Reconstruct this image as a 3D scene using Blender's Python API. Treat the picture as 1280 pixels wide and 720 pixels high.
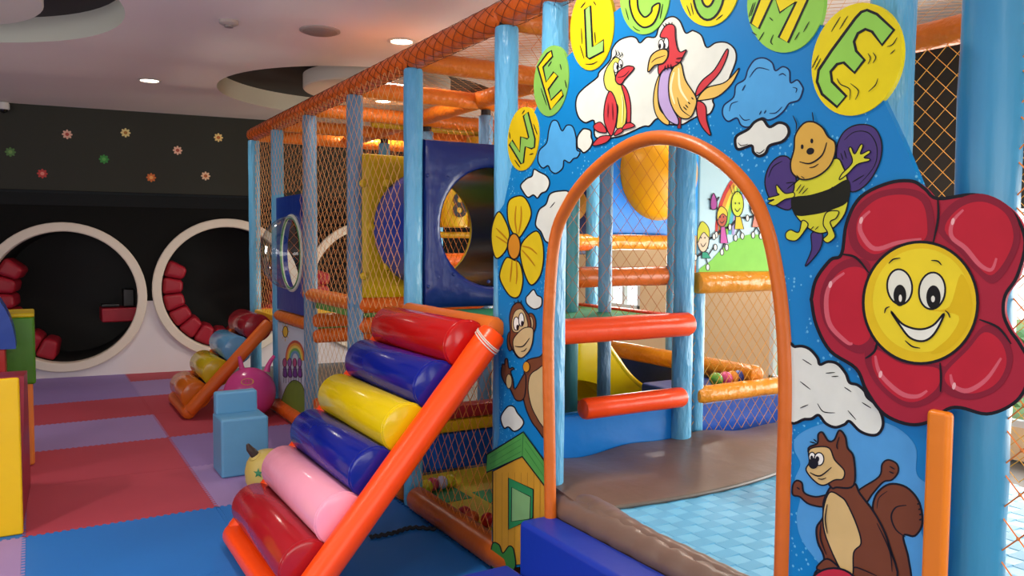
import bpy, bmesh, math, random
from mathutils import Vector, Matrix
from mathutils.geometry import tessellate_polygon
random.seed(7)
for _o in list(bpy.data.objects): bpy.data.objects.remove(_o)
SC = bpy.context.scene
COL = SC.collection

# ---------------------------------------------------------------- camera
FPX, CAMH = 1000.0, 1.6                       # focal length in pixels of a 1280x720 frame, eye height
PITCH, ROLL = math.atan(56 / FPX), 0.007
YAW = math.atan2(600, math.hypot(FPX, 56))
FW = Vector((math.sin(YAW) * math.cos(PITCH), math.cos(YAW) * math.cos(PITCH), -math.sin(PITCH)))
_rt = Vector((math.cos(YAW), -math.sin(YAW), 0)); _up = _rt.cross(FW)
RT = _rt * math.cos(ROLL) + _up * math.sin(ROLL)
UP = -_rt * math.sin(ROLL) + _up * math.cos(ROLL)
CAM = Vector((0, 0, CAMH))
cd = bpy.data.cameras.new('camera'); co = bpy.data.objects.new('camera', cd); COL.objects.link(co)
cd.sensor_width = 36; cd.lens = FPX / 1280 * 36; cd.clip_start = .02
M4 = Matrix((RT, UP, -FW)).transposed().to_4x4(); M4.translation = CAM
co.matrix_world = M4
SC.camera = co

# ---------------------------------------------------------------- world, lights, exposure
SC.view_settings.view_transform = 'Standard'; SC.view_settings.look = 'None'
SC.view_settings.gamma = 1; SC.view_settings.use_curve_mapping = False
SC.view_settings.exposure = 0.08
wd = bpy.data.worlds.new('world'); SC.world = wd; wd.use_nodes = True
_bg = wd.node_tree.nodes['Background']; _bg.inputs[0].default_value = (.80, .92, 1, 1); _bg.inputs[1].default_value = 2.0

def area(name, loc, rot, sx, sy, power, col=(1, 1, 1)):
    l = bpy.data.lights.new(name, 'AREA'); l.shape = 'RECTANGLE'; l.size = sx; l.size_y = sy; l.energy = power; l.color = col
    o = bpy.data.objects.new(name, l); COL.objects.link(o); o.location = loc; o.rotation_euler = rot
    return o
R90 = math.pi / 2
area('window_and_fill_light', (6.15, 1.6, 1.15), (0, R90, 0), 1.6, 7.0, 330, (1, .96, .90))            # right-hand windows
area('window_and_fill_light', (-4.85, 2.5, 1.6), (0, -R90 - .45, 0), 2.0, 8.0, 145, (.97, .98, 1))          # added fill light before the windowless left wall, tilted up to the ceiling
area('window_and_fill_light', (0.5, -3.85, 1.6), (R90 + .35, 0, 0), 7.0, 2.0, 210, (1, .98, .96))            # added fill light behind the camera, no window there
area('window_and_fill_light', (6.15, 7.7, 1.1), (0, R90, 0), .9, .9, 60, (1, .92, .8))

# ---------------------------------------------------------------- pixel -> place
def ray(x, y): return FW * FPX + RT * (x - 640) - UP * (y - 360)
def at(x, y, ax, v):
    d = ray(x, y); i = 'xyz'.index(ax); return CAM + d * ((v - CAM[i]) / d[i])

# ---------------------------------------------------------------- materials
def lin(h):
    h = h.lstrip('#'); out = []
    for i in (0, 2, 4):
        c = int(h[i:i + 2], 16) / 255; out.append(c / 12.92 if c <= .04045 else ((c + .055) / 1.055) ** 2.4)
    return (*out, 1)
_mats = {}
def mat(hexc, rough=.5, bump=0, bscale=30, var=.0, vscale=4, stretch=None, metal=0, coat=0, kind='m', bdist=.01, spec=.5):
    key = (hexc, rough, bump, bscale, var, vscale, stretch, metal, coat, kind, spec)
    if key in _mats: return _mats[key]
    m = bpy.data.materials.new('%s_%s' % (kind, hexc.strip('#'))); m.use_nodes = True
    nt = m.node_tree; N = nt.nodes; L = nt.links; b = N['Principled BSDF']
    b.inputs['Base Color'].default_value = lin(hexc); b.inputs['Roughness'].default_value = rough
    b.inputs['Metallic'].default_value = metal; b.inputs['Coat Weight'].default_value = coat; b.inputs['Specular IOR Level'].default_value = spec
    if bump or var:
        tc = N.new('ShaderNodeTexCoord'); src = tc.outputs['Object']
        if stretch:
            mp = N.new('ShaderNodeMapping'); mp.inputs['Scale'].default_value = stretch; L.new(src, mp.inputs[0]); src = mp.outputs[0]
    if var:
        n = N.new('ShaderNodeTexNoise'); n.inputs['Scale'].default_value = vscale; n.inputs['Detail'].default_value = 4; L.new(src, n.inputs['Vector'])
        mr = N.new('ShaderNodeMapRange'); mr.inputs[3].default_value = 1 - var; mr.inputs[4].default_value = 1 + var; L.new(n.outputs[0], mr.inputs[0])
        mx = N.new('ShaderNodeVectorMath'); mx.operation = 'SCALE'; mx.inputs[0].default_value = lin(hexc)[:3]
        L.new(mr.outputs[0], mx.inputs['Scale']); L.new(mx.outputs[0], b.inputs['Base Color'])
    if bump:
        n2 = N.new('ShaderNodeTexNoise'); n2.inputs['Scale'].default_value = bscale; n2.inputs['Detail'].default_value = 3; L.new(src, n2.inputs['Vector'])
        bp = N.new('ShaderNodeBump'); bp.inputs['Strength'].default_value = bump; bp.inputs['Distance'].default_value = bdist
        L.new(n2.outputs[0], bp.inputs['Height']); L.new(bp.outputs[0], b.inputs['Normal'])
    _mats[key] = m; return m
def vinyl(h, rough=.28, bump=.35, bscale=9): return mat(h, rough, bump, bscale, .06, 3, kind='vinyl', spec=.36)
def paint(h): return mat(h, .5, 0, 0, .10, 14, kind='paint', spec=.18)
def fabric(h): return mat(h, .85, .15, 160, .06, 5, kind='fabric')
def emis(h, s):
    key = ('e', h, s)
    if key in _mats: return _mats[key]
    m = bpy.data.materials.new('glow'); m.use_nodes = True; b = m.node_tree.nodes['Principled BSDF']
    b.inputs['Base Color'].default_value = lin(h); b.inputs['Emission Color'].default_value = lin(h); b.inputs['Emission Strength'].default_value = s
    _mats[key] = m; return m

# ---------------------------------------------------------------- mesh builder
class MB:
    def __init__(s): s.v = []; s.f = []; s.mi = []; s.wn = False
    def add(s, vs, fs, mi=0):
        k = len(s.v); s.v += [tuple(p) for p in vs]; s.f += [tuple(i + k for i in f) for f in fs]; s.mi += [mi] * len(fs); return s
    def box(s, c, size, bev=0, seg=3, mi=0, rot=None):
        bm = bmesh.new(); bmesh.ops.create_cube(bm, size=1); bmesh.ops.scale(bm, vec=size, verts=bm.verts)
        if bev: bmesh.ops.bevel(bm, geom=bm.edges[:], offset=bev, segments=seg, profile=.5, affect='EDGES'); s.wn = True
        if rot: bmesh.ops.rotate(bm, cent=(0, 0, 0), matrix=rot, verts=bm.verts)
        bmesh.ops.translate(bm, vec=c, verts=bm.verts); bm.verts.index_update()
        s.add([v.co for v in bm.verts], [[v.index for v in f.verts] for f in bm.faces], mi); bm.free(); return s
    def hexa(s, pts, bev=.02, seg=3, mi=0):
        bm = bmesh.new(); vs = [bm.verts.new(p) for p in pts]
        for q in ((0, 1, 2, 3), (7, 6, 5, 4), (0, 4, 5, 1), (1, 5, 6, 2), (2, 6, 7, 3), (3, 7, 4, 0)): bm.faces.new([vs[i] for i in q])
        bmesh.ops.bevel(bm, geom=bm.edges[:], offset=bev, segments=seg, profile=.5, affect='EDGES'); s.wn = True; bm.verts.index_update()
        s.add([v.co for v in bm.verts], [[v.index for v in f.verts] for f in bm.faces], mi); bm.free(); return s
    def rings(s, rings, closed=True, cap0=True, cap1=True, mi=0):
        n = len(rings[0]); vs = [p for r in rings for p in r]; fs = []
        for i in range(len(rings) - 1):
            for j in range(n if closed else n - 1):
                a, b = i * n + j, i * n + (j + 1) % n; fs.append((a, b, b + n, a + n))
        if cap0: fs.append(tuple(range(n - 1, -1, -1)))
        if cap1: fs.append(tuple((len(rings) - 1) * n + j for j in range(n)))
        return s.add(vs, fs, mi)
    def lathe(s, prof, o, axis=(0, 0, 1), seg=20, mi=0, cap=True):
        ax = Vector(axis).normalized(); a = ax.orthogonal().normalized(); b = ax.cross(a); o = Vector(o)
        rg = [[o + ax * h + (a * math.cos(2 * math.pi * j / seg) + b * math.sin(2 * math.pi * j / seg)) * r for j in range(seg)] for r, h in prof]
        return s.rings(rg, True, cap, cap, mi)
    def pad(s, p0, p1, r, seg=14, rnd=None, mi=0, wob=0):
        p0, p1 = Vector(p0), Vector(p1); L = (p1 - p0).length; e = min(rnd if rnd is not None else r * .35, L * .4)
        pr = [(r - e, 0), (r - e * .29, e * .29), (r, e)]
        n = max(2, int(L / .12)) if wob else 1
        for i in range(1, n): pr.append((r * (1 + random.uniform(-wob, wob)), e + (L - 2 * e) * i / n))
        pr += [(r, L - e), (r - e * .29, L - e * .29), (r - e, L)]
        return s.lathe(pr, p0, p1 - p0, seg, mi)
    def tube(s, pts, r, seg=8, closed=False, mi=0):
        pts = [Vector(p) for p in pts]; n = len(pts); rg = []; ref = None
        for i in range(n):
            if closed: d = pts[(i + 1) % n] - pts[i - 1]
            else: d = pts[min(i + 1, n - 1)] - pts[max(i - 1, 0)]
            d.normalize()
            a = d.orthogonal() if ref is None else ref - d * ref.dot(d)
            a.normalize(); ref = a; b = d.cross(a)
            rr = r[i] if isinstance(r, (list, tuple)) else r
            rg.append([pts[i] + (a * math.cos(2 * math.pi * j / seg) + b * math.sin(2 * math.pi * j / seg)) * rr for j in range(seg)])
        if closed: rg.append(rg[0])
        return s.rings(rg, True, not closed, not closed, mi)
    def strand(s, p0, p1, r):
        p0, p1 = Vector(p0), Vector(p1); d = (p1 - p0).normalized(); a = d.orthogonal().normalized() * r; b = d.cross(a)
        o = [a, a * -.5 + b * .866, a * -.5 - b * .866]
        return s.add([p0 + q for q in o] + [p1 + q for q in o], [(0, 1, 4, 3), (1, 2, 5, 4), (2, 0, 3, 5)])
    def poly(s, loops, thick=None, mi=0):
        """flat polygon (first loop outer, others holes) given as 3D loops; thick = vector to extrude by"""
        flat = [Vector(p) for l in loops for p in l]
        tri = tessellate_polygon([[Vector(p) for p in l] for l in loops])
        s.add(flat, tri, mi)
        if thick is not None:
            t = Vector(thick); s.add([p + t for p in flat], [tuple(reversed(q)) for q in tri], mi); k = 0
            for l in loops:
                n = len(l); vs = [Vector(p) for p in l] + [Vector(p) + t for p in l]
                s.add(vs, [(j, (j + 1) % n, (j + 1) % n + n, j + n) for j in range(n)], mi)
        return s
    def mesh(s, name, mats, smooth=True):
        me = bpy.data.meshes.new(name); me.from_pydata(s.v, [], s.f)
        for m in (mats if isinstance(mats, (list, tuple)) else [mats]): me.materials.append(m)
        me.polygons.foreach_set('material_index', s.mi)
        me.polygons.foreach_set('use_smooth', [smooth] * len(s.f))
        bm = bmesh.new(); bm.from_mesh(me); bmesh.ops.remove_doubles(bm, verts=bm.verts, dist=1e-5)
        bmesh.ops.recalc_face_normals(bm, faces=bm.faces); bm.to_mesh(me); bm.free()
        me.update(); return me
    def build(s, name, mats, parent=None, smooth=True, sharp=40):
        me = s.mesh(name, mats, smooth)
        if smooth: me.set_sharp_from_angle(angle=math.radians(sharp))
        o = bpy.data.objects.new(name, me); COL.objects.link(o)
        if s.wn:
            w = o.modifiers.new('wn', 'WEIGHTED_NORMAL'); w.keep_sharp = True
        if parent:
            o.parent = parent; o.matrix_parent_inverse = Matrix.Translation(-parent.location)
        return o
def place(o, parent):
    o.parent = parent; o.matrix_parent_inverse = Matrix.Translation(-parent.location); return o
def tag(o, label=None, cat=None, group=None, kind=None):
    if label: o['label'] = label
    if cat: o['category'] = cat
    if group: o['group'] = group
    if kind: o['kind'] = kind
    return o
def thing(name, loc, label, cat, group=None):
    o = bpy.data.objects.new(name, None); o.empty_display_size = .1; COL.objects.link(o); o.location = loc
    bpy.context.view_layer.update()
    return tag(o, label, cat, group)
def struct(o): o['kind'] = 'structure'; return o

# ---------------------------------------------------------------- flat painted artwork traced on a board
def cat_rom(p, closed=True, n=5):
    out = []; m = len(p)
    for i in range(m if closed else m - 1):
        if closed: a, b, c, d = p[i - 1], p[i], p[(i + 1) % m], p[(i + 2) % m]
        else: a, b, c, d = p[max(i - 1, 0)], p[i], p[i + 1], p[min(i + 2, m - 1)]
        for k in range(n):
            t = k / n
            out.append(tuple(.5 * (2 * b[q] + (c[q] - a[q]) * t + (2 * a[q] - 5 * b[q] + 4 * c[q] - d[q]) * t * t + (3 * b[q] - a[q] - 3 * c[q] + d[q]) * t ** 3) for q in (0, 1)))
    if not closed: out.append(p[-1])
    return out
def ell(cx, cy, rx, ry, ang=0, n=28):
    ca, sa = math.cos(ang), math.sin(ang)
    return [(cx + rx * math.cos(2 * math.pi * i / n) * ca - ry * math.sin(2 * math.pi * i / n) * sa,
             cy + rx * math.cos(2 * math.pi * i / n) * sa + ry * math.sin(2 * math.pi * i / n) * ca) for i in range(n)]
def Z(ox, oy, s): return lambda *pts: [(ox + x / s, oy + y / s) for x, y in pts]
BLACK = '#14141c'
class Fig:
    """one painted figure on a board: fills and brush lines in thin paint layers on the board's own plane"""
    def __init__(s, ax, v, base=0):
        s.ax, s.v0, s.k = ax, v, base; s.mb = MB(); s.mats = []
    def _m(s, h):
        if h not in s.mats: s.mats.append(h)
        return s.mats.index(h)
    def _up(s, pts): return [at(x, y, s.ax, s.v0 - .00014 * s.k) for x, y in pts]
    def fill(s, pts, h, line=0, smooth=True, n=5, lh=BLACK):
        p = cat_rom(pts, True, n) if smooth else pts
        s.k += 1; s.mb.poly([s._up(p)], mi=s._m(h))
        if line: s.line(p + [p[0]], line, lh, False)
        return s
    def line(s, pts, w, h=BLACK, smooth=True):
        p = cat_rom(pts, False, 5) if smooth else pts
        s.k += 1; w *= 1.2; L = []; Rr = []; m = len(p); cl = p[0] == p[-1]
        for i in range(m):
            a = p[i - 1] if i else (p[-2] if cl else p[0]); b = p[i + 1] if i < m - 1 else (p[1] if cl else p[-1])
            dx, dy = b[0] - a[0], b[1] - a[1]; l = math.hypot(dx, dy) or 1
            ww = w / 2 * (1 if cl else .45 + .55 * math.sin(math.pi * min(1, max(0, i / (m - 1)))))
            L.append((p[i][0] - dy / l * ww, p[i][1] + dx / l * ww)); Rr.append((p[i][0] + dy / l * ww, p[i][1] - dx / l * ww))
        vs = s._up(L) + s._up(Rr)
        s.mb.add(vs, [(i, i + 1, m + i + 1, m + i) for i in range(m - 1)], s._m(h)); return s
    def build(s, name, parent, label=None):
        o = s.mb.build(name, [paint(h) for h in s.mats], parent, False)
        if label: o['label'] = label
        return o

# ================================================================ THE ROOM
CEIL = 3.13
def wy(x): return 10.66 - .12 * x                         # the back wall runs slightly askew
WT = Vector((1, -.12, 0)).normalized(); WN = Vector((.12, 1, 0)).normalized()
def wp(x, z, d=0): return Vector((x, wy(x), z)) + WN * d   # point on the back wall, d metres behind its face

# floor: base slab plus interlocking foam mats
fl = struct(MB().box((.7, 3.2, -.06), (11.6, 15.6, .08)).build('floor', mat('#5a5550', .7), None, False))
PIT = .994; X0, Y0 = -.075, 4.978
def mat_mesh():
    n = 25; t = PIT / n; a = .010; loop = []
    def edge(p, d, nrm):
        for i in range(n):
            for q, s in ((0, -1), (.42, -1), (.5, 1), (.92, 1)):
                loop.append((p[0] + d[0] * (i + q) * t + nrm[0] * s * a, p[1] + d[1] * (i + q) * t + nrm[1] * s * a))
    g = .0012
    edge((g, g), (1, 0), (0, 1)); 
    e1 = [(PIT - g + (1 if k % 4 in (2, 3) else -1) * a, g + (k // 4 + (0, .42, .5, .92)[k % 4]) * t) for k in range(4 * n)]
    loop.extend(e1)
    top = [(g + (k // 4 + (0, .42, .5, .92)[k % 4]) * t, PIT - g + (1 if k % 4 in (2, 3) else -1) * a) for k in range(4 * n)]
    loop.extend(reversed(top))
    lef = [(g + (1 if k % 4 in (2, 3) else -1) * a, g + (k // 4 + (0, .42, .5, .92)[k % 4]) * t) for k in range(4 * n)]
    loop.extend(reversed(lef))
    mb = MB(); mb.poly([[(x, y, 0) for x, y in loop]], (0, 0, -.02)); return mb.mesh('floor_mat', mat('#a8384a', .75), False)
_mm = mat_mesh()
MC = {'r': mat('#b03a4c', .72, .12, 220, .05, 2, kind='mat'), 'l': mat('#8a72ae', .72, .12, 220, .05, 2, kind='mat'), 'm': mat('#9a80b6', .72, .12, 220, .05, 2, kind='mat'), 'b': mat('#0a6cc0', .62, .12, 220, .05, 2, kind='mat')}
def mcol(i, j):
    if j < 0: return 'm' if i < 0 else 'b'
    if i < 0: return 'bmlrb'[j % 5] if j < 5 else 'b'
    if i == 0: return ('r', 'r', 'm', 'r', 'l', 'l')[min(j, 5)]
    if i == 1: return ('m', 'l', 'r', 'r', 'm', 'r')[min(j, 5)]
    return ('l', 'm', 'r', 'r', 'r', 'l')[(j) % 6]
for i in range(-3, 2):
    for j in range(-5, 6):
        o = bpy.data.objects.new('floor_mat', _mm); COL.objects.link(o); o.location = (X0 + i * PIT, Y0 + j * PIT, 0)
        o.material_slots[0].link = 'OBJECT'; o.material_slots[0].material = MC[mcol(i, j)]; place(o, fl)

# ceiling with two round recesses
CM = mat('#e2d6cf', .8, .05, 40, .03, .7, kind='plaster')
REC = [((-.85, 6.2), 1.43), ((3.0, 8.1), 1.43)]
def circ(c, r, z, n=64): return [Vector((c[0] + r * math.cos(2 * math.pi * k / n), c[1] + r * math.sin(2 * math.pi * k / n), z)) for k in range(n)]
mb = MB(); outer = [Vector((-5.05, -4.1, CEIL)), Vector((6.4, -4.1, CEIL)), Vector((6.4, 10.9, CEIL)), Vector((-5.05, 11.4, CEIL))]
mb.poly([outer] + [circ(c, r, CEIL) for c, r in REC])
ce = struct(mb.build('ceiling', CM, None, False))
for c, r in REC:
    mb = MB(); mb.rings([circ(c, r, CEIL), circ(c, r, CEIL + .19)], True, False, False); mb.build('recess_wall', mat('#c9cabb', .8), ce)
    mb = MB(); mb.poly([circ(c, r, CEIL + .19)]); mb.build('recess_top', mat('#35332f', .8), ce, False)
    rd, dc = (.93, (c[0] + .02, c[1])) if c[0] < 0 else (.74, (3.06, 7.8))
    mb = MB(); mb.lathe([(rd - .01, 0), (rd, .01), (rd, .14), (.55, .14), (.55, .195)], (dc[0], dc[1], CEIL - .005), seg=64); mb.build('drum', mat('#cfc8bd', .8), ce, True)

# back wall: two-tone paint, three round openings with white rings and dark padded niches behind
def wall_mat():
    m = bpy.data.materials.new('wall_two_tone'); m.use_nodes = True; nt = m.node_tree; N = nt.nodes; L = nt.links; b = N['Principled BSDF']
    g = N.new('ShaderNodeNewGeometry'); sx = N.new('ShaderNodeSeparateXYZ'); L.new(g.outputs['Position'], sx.inputs[0])
    cr = N.new('ShaderNodeValToRGB'); cr.color_ramp.interpolation = 'CONSTANT'; e = cr.color_ramp.elements
    e[0].position = 0; e[0].color = lin('#d5cfd2'); e[1].position = .87 / 4; e[1].color = lin('#0d0d0c'); k = e.new(2.16 / 4); k.color = lin('#3a3b35')
    dv = N.new('ShaderNodeMath'); dv.operation = 'MULTIPLY'; dv.inputs[1].default_value = .25; L.new(sx.outputs[2], dv.inputs[0]); L.new(dv.outputs[0], cr.inputs[0])
    L.new(cr.outputs[0], b.inputs['Base Color']); b.inputs['Roughness'].default_value = .75; b.inputs['Specular IOR Level'].default_value = .15; return m
NICHE = [(.31, .935), (2.09, 1.01), (3.88, 1.01)]; NR = .775
def wc(cx, cz, r, d=0, n=64): return [wp(cx, cz, d) + WT * r * math.cos(2 * math.pi * k / n) + Vector((0, 0, r * math.sin(2 * math.pi * k / n))) for k in range(n)]
mb = MB(); mb.poly([[wp(-5.05, 0), wp(6.6, 0), wp(6.6, 3.6), wp(-5.05, 3.6)]] + [wc(cx, cz, NR) for cx, cz in NICHE])
wb = struct(mb.build('wall_back', wall_mat(), None, False))
DARK = mat('#161614', .7); RINGM = mat('#d8cdbd', .5)
for cx, cz in NICHE:
    mb = MB(); mb.rings([wc(cx, cz, NR, 0), wc(cx, cz, NR, 1.15)], True, False, True); mb.build('niche_lining', DARK, wb)
    mb = MB(); rs = [wc(cx, cz, r, d) for r, d in ((NR - .01, .10), (NR - .01, -.05), (NR, -.06), (NR + .085, -.06), (NR + .095, -.05), (NR + .095, .02))]
    mb.rings(rs, True, False, False); mb.build('ring_frame', RINGM, wb)
mb = MB(); mb.poly([[wp(-5, 2.14, -.012), wp(6.5, 2.14, -.012), wp(6.5, 2.165, -.012), wp(-5, 2.165, -.012)]], WN * .012); mb.build('ledge_strip', mat('#141c20', .6, spec=.2), wb, False)
mb = MB(); mb.poly([[wp(-5, 2.0, -.006), wp(6.5, 2.0, -.006), wp(6.5, 2.14, -.006), wp(-5, 2.14, -.006)]], WN * .006); mb.build('dark_band', mat('#0b0f11', .6, spec=.2), wb, False)
# other walls (the right-hand one has the windows)
def pane_mat():
    if 'pane' in _mats: return _mats['pane']
    m = bpy.data.materials.new('pane_glass'); m.use_nodes = True; nt = m.node_tree; N = nt.nodes; L = nt.links
    for x in list(N): N.remove(x)
    out = N.new('ShaderNodeOutputMaterial'); mx = N.new('ShaderNodeMixShader'); tr = N.new('ShaderNodeBsdfTransparent'); gl = N.new('ShaderNodeBsdfGlossy'); gl.inputs['Roughness'].default_value = .03
    mx.inputs[0].default_value = .06; L.new(tr.outputs[0], mx.inputs[1]); L.new(gl.outputs[0], mx.inputs[2]); L.new(mx.outputs[0], out.inputs[0]); _mats['pane'] = m; return m
def wall_right():
    mb = MB(); X = 6.3
    wins = [(7.5, 8.15, .8, 1.3)] + [(y, y + 1.55, .25, 1.95) for y in (3.95, 2.3, .65, -1.0, -2.65)]
    holes = [[Vector((X, a, c)), Vector((X, b, c)), Vector((X, b, d)), Vector((X, a, d))] for a, b, c, d in wins]
    mb.poly([[Vector((X, -4, 0)), Vector((X, 10, 0)), Vector((X, 10, 2.0)), Vector((X, -4, 2.0))]] + holes, (.1, 0, 0))
    w = struct(mb.build('wall_right', mat('#f0d0a4', .8), None, False))
    mb = MB(); mb.box((X - .35, .3, 2.49), (.8, 8.6, 1.28)); mb.build('dark_fascia', mat('#26251f', .7), w, False)
    MB().box((X + .05, 7.3, 2.565), (.1, 5.4, 1.13)).build('upper_wall', mat('#f0d0a4', .8), w, False)
    for k, (a, b, c, d) in enumerate(wins):
        m2 = MB(); t = .05
        for q in ((X + .03, (a + b) / 2, c + t / 2, .06, b - a, t), (X + .03, (a + b) / 2, d - t / 2, .06, b - a, t), (X + .03, a + t / 2, (c + d) / 2, .06, t, d - c), (X + .03, b - t / 2, (c + d) / 2, .06, t, d - c), (X + .03, (a + b) / 2, (c + d) / 2, .05, .04, d - c)):
            m2.box(q[:3], q[3:])
        w_ = struct(m2.build('window_%d' % (k + 1), mat('#e6e6e0', .4), None, False))
        m3 = MB(); m3.box((X + .03, (a + b) / 2, (c + d) / 2), (.008, b - a - .06, d - c - .06)); m3.build('pane', pane_mat(), w_, False)
    mb = MB()
wall_right()
struct(MB().box((-5.1, 3.4, 1.6), (.1, 15.4, 3.2)).build('wall_left', mat('#cfc8c0', .8), None, False))
struct(MB().box((.7, -4.1, 1.6), (11.5, .1, 3.2)).build('wall_front', mat('#cfc8c0', .8), None, False))
struct(MB().box((14, 3, -.3), (15, 30, .1)).build('ground_outside', mat('#7d9a5a', .9, 0, 0, .3, 1), None, False))
# hedge outside the windows
hb = MB()
for k in range(900):
    c = Vector((random.gauss(9.2, .25), random.uniform(-4, 9), random.uniform(-.2, 1.0))); a = Vector((random.uniform(-1, 1), random.uniform(-1, 1), random.uniform(-1, 1))).normalized() * .11; b = a.orthogonal().normalized() * .06
    hb.add([c - a, c + b, c + a, c - b], [(0, 1, 2, 3)])
tag(hb.build('garden_hedge', mat('#5f8f45', .6, 0, 0, .3, 3), None, False), 'green leafy hedge outside behind the right-hand windows', 'hedge', kind='stuff')

# red bolsters lining the niches
BM = vinyl('#96182a', .4)
def bolster(cx, cz, ang, lab, grp, d0=.07, d1=.60):
    def c(r, da, d): a = math.radians(ang + da); return wp(cx, cz, d) + WT * r * math.cos(a) + Vector((0, 0, r * math.sin(a)))
    ro, ri, h = NR - .012, NR - .25, 8.3
    mb = MB(); mb.hexa([c(ri, -h, d0), c(ro, -h, d0), c(ro, h, d0), c(ri, h, d0), c(ri, -h, d1), c(ro, -h, d1), c(ro, h, d1), c(ri, h, d1)], .05, 4)
    tag(mb.build('bolster', BM), lab, 'bolster', grp)
for ang in range(150, 262, 17): bolster(*NICHE[0], ang, 'red vinyl bolster curving round the inside of the niche behind the green block', 'bolsters in the niche with the red shelf')
for ang in range(160, 380, 17): bolster(*NICHE[1], ang, 'red vinyl bolster lining the round niche behind the small roller ramp', 'bolsters in the niche behind the small ramp')
for ang in range(170, 380, 17): bolster(*NICHE[2], ang, 'red vinyl bolster in the niche seen through the netting', 'bolsters in the niche behind the netting')
c = wp(.86, .70, .35); sh = thing('wall_shelf', wp(.86, .62, .3), 'red padded shelf inside the round niche', 'shelf')
MB().box(c, (.42, .40, .17), .02).build('shelf_board', BM, sh); MB().box(c + Vector((.17, .06, -.3)), (.05, .3, .45), .01).build('bracket', DARK, sh)
bs = thing('speaker_unit', wp(.9, .79, .35), 'small black box standing on the red niche shelf', 'speaker')
MB().box(wp(.96, .90, .32), (.13, .2, .22), .02).build('cabinet', mat('#0b0b0c', .4), bs); MB().box(wp(.76, .81, .32), (.2, .16, .04), .012).build('base', mat('#101012', .4), bs)

# flower stickers on the dark wall
def sticker(px, py, pet, cen, lab):
    d = ray(px, py); P0 = Vector((0, 10.66, 0)); t = (WN.dot(P0) - WN.dot(CAM)) / WN.dot(d); c = CAM + d * t - WN * .004
    e = thing('flower_sticker', c, lab, 'wall sticker', 'flower stickers on the dark wall')
    mb = MB(); loop = []
    for k in range(64):
        th = 2 * math.pi * k / 64; r = .055 * (.62 + .38 * abs(math.cos(4 * th))); loop.append(c + WT * r * math.cos(th) + Vector((0, 0, r * math.sin(th))))
    mb.poly([loop], WN * .004); mb.build('petals', mat(pet, .6), e, False)
    mb = MB(); mb.poly([[c - WN * .003 + WT * .02 * math.cos(k * .4) + Vector((0, 0, .02 * math.sin(k * .4))) for k in range(16)]]); mb.build('flower_centre', mat(cen, .6), e, False)
for a in [(13, 190, '#4f7a3a', '#6f9a50', 'dull green flower sticker next to the ceiling-corner camera'), (84, 168, '#e5b39a', '#b8463a', 'peach flower sticker above the red one on the dark wall'),
          (157, 166, '#e8d48c', '#a8742a', 'pale yellow flower sticker above the bright green one'), (273, 172, '#f0d488', '#c46a2a', 'yellow flower sticker nearest the orange frame corner'),
          (222, 188, '#f0c0a4', '#b4503c', 'peach flower sticker between the two yellow ones'), (130, 199, '#2f8a34', '#5aa84c', 'bright green flower sticker on the dark wall'),
          (53, 217, '#c23a34', '#e58a7a', 'red flower sticker low on the dark wall'), (189, 222, '#d8702c', '#f0b060', 'orange flower sticker low on the dark wall'),
          (257, 220, '#f0c8a0', '#b8602c', 'peach flower sticker below the yellow one by the frame')]: sticker(*a)

# downlights, vents and detectors in the ceiling
def downlight(x, y, lab, z=CEIL, p=60, r=.085):
    e = thing('downlight', (x, y, z), lab, 'ceiling light', 'round downlights')
    mb = MB(); mb.lathe([(r, 0), (r + .02, -.004), (r + .022, -.008), (r, -.012), (r - .006, -.006)], (x, y, z), seg=28, cap=False); mb.build('trim_ring', mat('#d8d4cc', .4), e)
    mb = MB(); mb.poly([circ((x, y), r, z - .004, 28)]); mb.build('lens', emis('#fff2dc', 14), e, False)
    l = bpy.data.lights.new('lamp', 'SPOT'); l.energy = p; l.spot_size = 2.5; l.spot_blend = .6; l.shadow_soft_size = .08; l.color = (1, .91, .80)
    o = bpy.data.objects.new('lamp', l); COL.objects.link(o); o.location = (x, y, z - .03); place(o, e)
q = at(187, 100, 'z', CEIL); downlight(q.x, q.y, 'round lit downlight in the ceiling before the dark wall')
q = at(502, 51, 'z', CEIL); downlight(q.x, q.y, 'round lit downlight just above the orange top rail', p=60)
q = at(479, 126, 'z', CEIL - .006); downlight(q.x, q.y, 'round lit downlight in the ceiling drum over the netting', CEIL - .006, 110)
for x, y in ((1.2, 2.6), (4.9, 2.0), (3.5, 4.4), (5.2, 5.3), (5.2, 7.3), (-1.5, 3.4), (-1.2, .2), (1.3, -.6), (-3.2, 5.2), (-3.2, 1.6), (4.2, -.6)): downlight(x, y, 'round downlight added to the hall ceiling as fill light', p=120)  # extra lamps added to brighten the hall, slide and tan wall
q = at(400, 38, 'z', CEIL); v = thing('ceiling_speaker', q, 'flat round grey speaker grille in the ceiling beside the recess', 'speaker')
MB().lathe([(.12, 0), (.125, -.012), (.11, -.02), (0.02, -.022)], q, seg=36).build('grille', mat('#8a8078', .6, .4, 400), v)
MB().lathe([(.145, 0), (.145, -.008), (.125, -.014), (.122, 0)], q, seg=36, cap=False).build('rim', mat('#a2968d', .5), v)
q = at(286, 26, 'z', CEIL); v = thing('smoke_detector', q, 'small round smoke detector on the ceiling', 'detector')
MB().lathe([(.065, 0), (.065, -.02), (.05, -.03), (.01, -.032)], q, seg=24).build('housing', mat('#b0a49b', .5), v); MB().lathe([(.03, -.03), (.03, -.045), (.005, -.046)], q, seg=16).build('sensor', mat('#8f867f', .5), v)
q = wp(-.23, 3.05, -.09); v = thing('security_camera', q, 'small white dome security camera under the ceiling corner', 'camera')
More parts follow.
